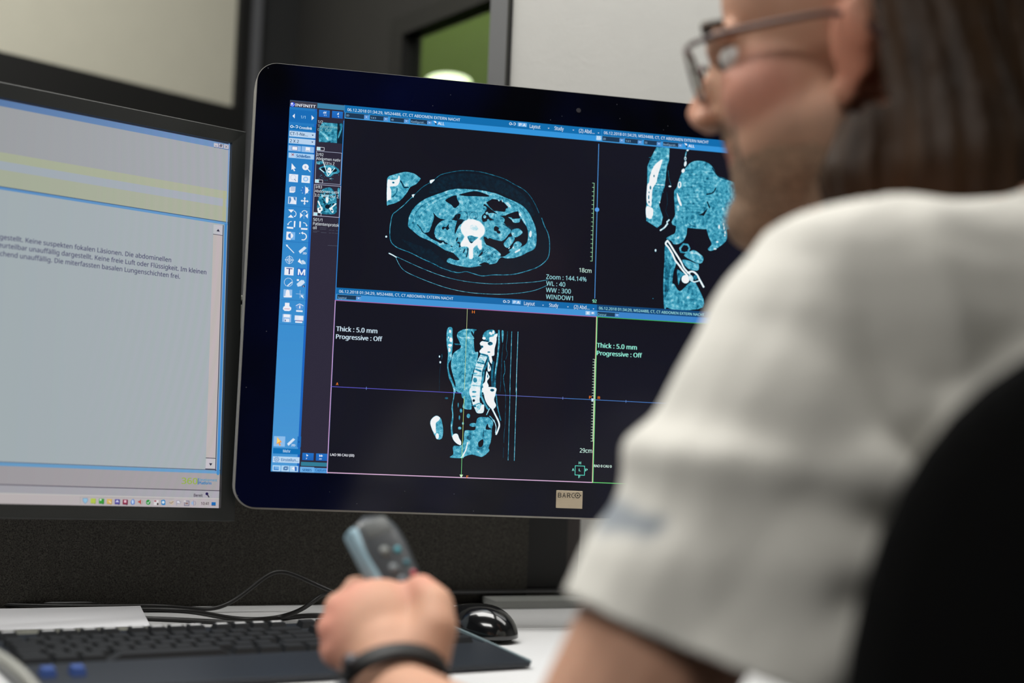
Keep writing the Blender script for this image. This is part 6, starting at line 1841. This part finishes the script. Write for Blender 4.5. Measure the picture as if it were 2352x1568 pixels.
# keep the cloth outside the body
set_co(me, co2)
tint = np.tile(np.array(lin((226, 223, 214)), np.float32), (len(co), 1))
lg_c = P(1452, 1200, 0.80)
d_ray = np.cross(co2 - CAM, (lg_c - CAM) / np.linalg.norm(lg_c - CAM))
lc = co2[np.argmin(np.linalg.norm(np.cross(co2 - CAM, (P(1440, 1190, 1) - CAM) / np.linalg.norm(P(1440, 1190, 1) - CAM)), axis=1) + 0.3 * (co2[:, 1]))]
d = co2 - lc
px_ = d @ np.array((0.70, -0.70, -0.10)); pz_ = d @ np.array((-0.1, 0.1, 0.99))
for cx_, cz_, rx_, rz_ in ((-0.013, 0.000, 0.014, 0.010), (0.006, -0.004, 0.010, 0.007), (0.021, -0.007, 0.009, 0.007), (-0.030, 0.006, 0.010, 0.008)):
    w = (np.clip(1.4 - np.sqrt(((px_ - cx_) / rx_) ** 2 + ((pz_ - cz_) / rz_) ** 2), 0, 0.8) / 0.8 * 0.75 * (np.linalg.norm(d, axis=1) < 0.07))[:, None]
    tint = tint * (1 - w) + np.array(lin((96, 112, 130)), np.float32) * w
color_attr(me, 'tint', tint)
shirt = obj('shirt', me, m_shirt_a, person, True, label='white short-sleeved shirt with a small blue-grey emblem on the sleeve')
md = shirt.modifiers.new('thickness', 'SOLIDIFY'); md.thickness = 0.0022; md.offset = 0
# trousers
bm = bmesh.new()
Z_ = Vector((0, 0, 1))
ellipsoid(bm, PEL + Vector((0, 0, -0.005)), (Tr * 0.176, Tf * 0.134, Z_ * 0.105))
for sg in (-1, 1):
    hip = PEL + Tr * 0.088 * sg + Vector((0, 0, -0.01)); kn = hip + Tf * 0.43 + Vector((0, 0, -0.01)) + Tr * 0.03 * sg
    an = Vector((kn[0], kn[1], 0.13)) + Tf * 0.02
    chain(bm, [hip, hip.lerp(kn, 0.5), kn, kn.lerp(an, 0.4), an], (0.093, 0.085, 0.068, 0.064, 0.055))
me = remeshed(bm, 0.008, 4, 'trousers')
obj('trousers', me, m_trouser, person, True)
for sg in (-1, 1):
    hip = PEL + Tr * 0.088 * sg; kn = hip + Tf * 0.43 + Tr * 0.03 * sg
    an = Vector((kn[0], kn[1], 0.05)) + Tf * 0.02
    bm = bmesh.new(); chain(bm, [an - Tf * 0.03 + Vector((0, 0, -0.008)), an + Tf * 0.09 - Vector((0, 0, 0.012)), an + Tf * 0.20 - Vector((0, 0, 0.016))], (0.042, 0.038, 0.033))
    bmesh.ops.bisect_plane(bm, geom=list(bm.verts) + list(bm.edges) + list(bm.faces), plane_co=(0, 0, 0.002), plane_no=(0, 0, -1), clear_outer=True)
    obj('shoe', bm, m_shoe, person, True)

# ------------------------------------------------------------------ glasses, wristband, recorder
gl_ = thing('spectacles', 'brown thin-framed glasses worn by the seated person', 'glasses', H(0.112, 0, 0.010))
inv = Matrix.Translation(-gl_.location)
def ring(pts, r, name, mt, par):
    o = tube(name, pts + pts[:3], r, mt, par)
    return o
for sg in (-1, 1):
    pts = []
    for k in range(20):
        t_ = 2 * math.pi * k / 20
        x_ = math.copysign(abs(math.cos(t_)) ** 0.75, math.cos(t_)) * 0.0255
        y_ = math.copysign(abs(math.sin(t_)) ** 0.75, math.sin(t_)) * 0.0200
        pts.append(inv @ H(0.1165 - 0.10 * abs(x_ + 0.0) * (1 if x_ * 1 > 0 else 0) - (0.006 if x_ > 0 else 0) * 0 + y_ * 0.12, sg * (0.033 + x_), 0.006 + y_))
    rim = ring(pts, 0.0016, 'rim', m_glasses, gl_)
    bm = bmesh.new(); bm.faces.new([bm.verts.new(p) for p in pts])
    obj('lens', bm, m_pane, rim)
    tmp = tube('temple', [inv @ H(0.112, sg * 0.0585, 0.022), inv @ H(0.102, sg * 0.068, 0.023), inv @ H(0.06, sg * 0.0765, 0.022), inv @ H(0.01, sg * 0.0835, 0.020), inv @ H(-0.012, sg * 0.088, 0.016), inv @ H(-0.028, sg * 0.088, -0.006)], 0.0022, m_glasses, gl_)
tube('bridge', [inv @ H(0.1185, -0.0085, 0.014), inv @ H(0.122, 0, 0.018), inv @ H(0.1185, 0.0085, 0.014)], 0.0015, m_glasses, gl_)
# wristband
wb = thing('wristband', 'black wristband with two round steel studs on the left wrist', 'bracelet', WL)
fx = (V(P(880, 1462, 1.108)) - WL).normalized()
c0 = WL + fx * 0.012
sd_ = Vector((1, 0.25, 0)); sd_ = (sd_ - fx * sd_.dot(fx)).normalized(); up_ = fx.cross(sd_).normalized()
bm = bmesh.new()
NS = 48
prof = [(-0.0080, 0.0), (-0.0070, 0.0042), (0.0070, 0.0042), (0.0080, 0.0), (0.0, -0.0006)]
rings_ = []
for k in range(NS):
    t_ = 2 * math.pi * k / NS
    rdir = sd_ * math.cos(t_) * 0.0385 + up_ * math.sin(t_) * 0.0345
    rd = rdir.normalized()
    rings_.append([bm.verts.new((c0 - WL) + rdir + rd * q + fx * p) for p, q in prof])
for k in range(NS):
    for i in range(len(prof)):
        bm.faces.new((rings_[k][i], rings_[(k + 1) % NS][i], rings_[(k + 1) % NS][(i + 1) % len(prof)], rings_[k][(i + 1) % len(prof)]))
obj('band', bm, m_satin_black, wb, True)
for px_s, py_s in ((846, 1530), (822, 1556)):
    tgt = V(P(px_s, py_s, 1.06))
    d_ = tgt - c0; d_ = d_ - fx * d_.dot(fx); d_.normalize()
    pp = (c0 - WL) + d_ * 0.041 + fx * (0.004 if px_s > 830 else -0.008)
    bm = bmesh.new(); ball(bm, pp, 0.0072); obj('stud', bm, mat('dark_steel', (84, 84, 88), 0.35, metal=0.8), wb, True)
# dictation recorder held in the left hand
top = V(P(836, 1186, 1.165)); low = V(P(985, 1470, 1.128))
ra_ = (top - low).normalized(); Lr = (top - low).length
rn = Vector((0.60, -0.78, 0.12)); rn = (rn - ra_ * rn.dot(ra_)).normalized()
rs_ = rn.cross(ra_).normalized()
if rs_.x > 0: rs_ = -rs_
rec = thing('dictation_recorder', 'dark hand-held dictation recorder with a pale blue side held in the left hand', 'recorder', low)
Mr = frame_matrix((0, 0, 0), rs_, ra_, rn)
def slab(bm, hw, y0, y1, ht, k0=1.0):
    N, K = 28, 22
    rows_ = []
    for j in range(K + 1):
        q = j / K
        y = y0 + (y1 - y0) * q
        endf = min(1.0, (1 - abs(2 * q - 1) ** 6)) ** 0.5 if q > 0.5 else min(1.0, (1 - abs(2 * q - 1) ** 8)) ** 0.5
        wq = hw * (0.78 + 0.30 * min(1, max(0, (q - 0.35) / 0.4))) * max(endf, 0.02)
        hq = ht * (0.85 + 0.15 * q) * max(endf, 0.02)
        row = []
        for i in range(N):
            t_ = 2 * math.pi * i / N
            c_, s_ = math.cos(t_), math.sin(t_)
            row.append(bm.verts.new((math.copysign(abs(c_) ** 0.6, c_) * wq, y, math.copysign(abs(s_) ** 0.6, s_) * hq)))
        rows_.append(row)
    for j in range(K):
        for i in range(N):
            bm.faces.new((rows_[j][i], rows_[j][(i + 1) % N], rows_[j + 1][(i + 1) % N], rows_[j + 1][i]))
    bm.faces.new(rows_[0]); bm.faces.new(rows_[-1][::-1])
bm = bmesh.new(); slab(bm, 0.0205, -0.02, Lr, 0.0110); bmesh.ops.transform(bm, matrix=Mr, verts=bm.verts)
obj('recorder_body', bm, mat('recorder_grey', (66, 70, 74), 0.35), rec, True)
bm = bmesh.new(); box(bm, 0.0140, 0.0228, Lr * 0.40, Lr * 0.93, -0.0085, 0.0080, 0.0034, 3, Mr); obj('side_panel', bm, mat('pale_blue_panel', (150, 182, 196), 0.3), rec, True, label='pale blue side panel')
bm = bmesh.new(); box(bm, -0.012, 0.012, Lr * 0.80, Lr * 0.93, 0.0085, 0.0104, 0.0012, 2, Mr); obj('speaker_grille', bm, mat('recorder_light', (104, 108, 108), 0.4), rec, True, label='lighter grey speaker grille')
for x, y, r, c_ in ((0.004, 0.68, 0.0050, (112, 116, 114)), (-0.007, 0.66, 0.0032, (60, 150, 165)), (-0.009, 0.55, 0.0030, (44, 104, 118)), (0.004, 0.54, 0.0050, (100, 106, 110)), (-0.010, 0.46, 0.0030, (180, 60, 70)), (0.002, 0.44, 0.0045, (90, 96, 104)), (-0.008, 0.38, 0.0030, (40, 70, 110))):
    bm = bmesh.new(); bmesh.ops.create_cone(bm, cap_ends=True, segments=18, radius1=r, radius2=r * 0.85, depth=0.0022, matrix=Mr @ Matrix.Translation((x, Lr * y, 0.0102)))
    obj('button', bm, mat('button_%d' % c_[0], c_, 0.35), rec, True)
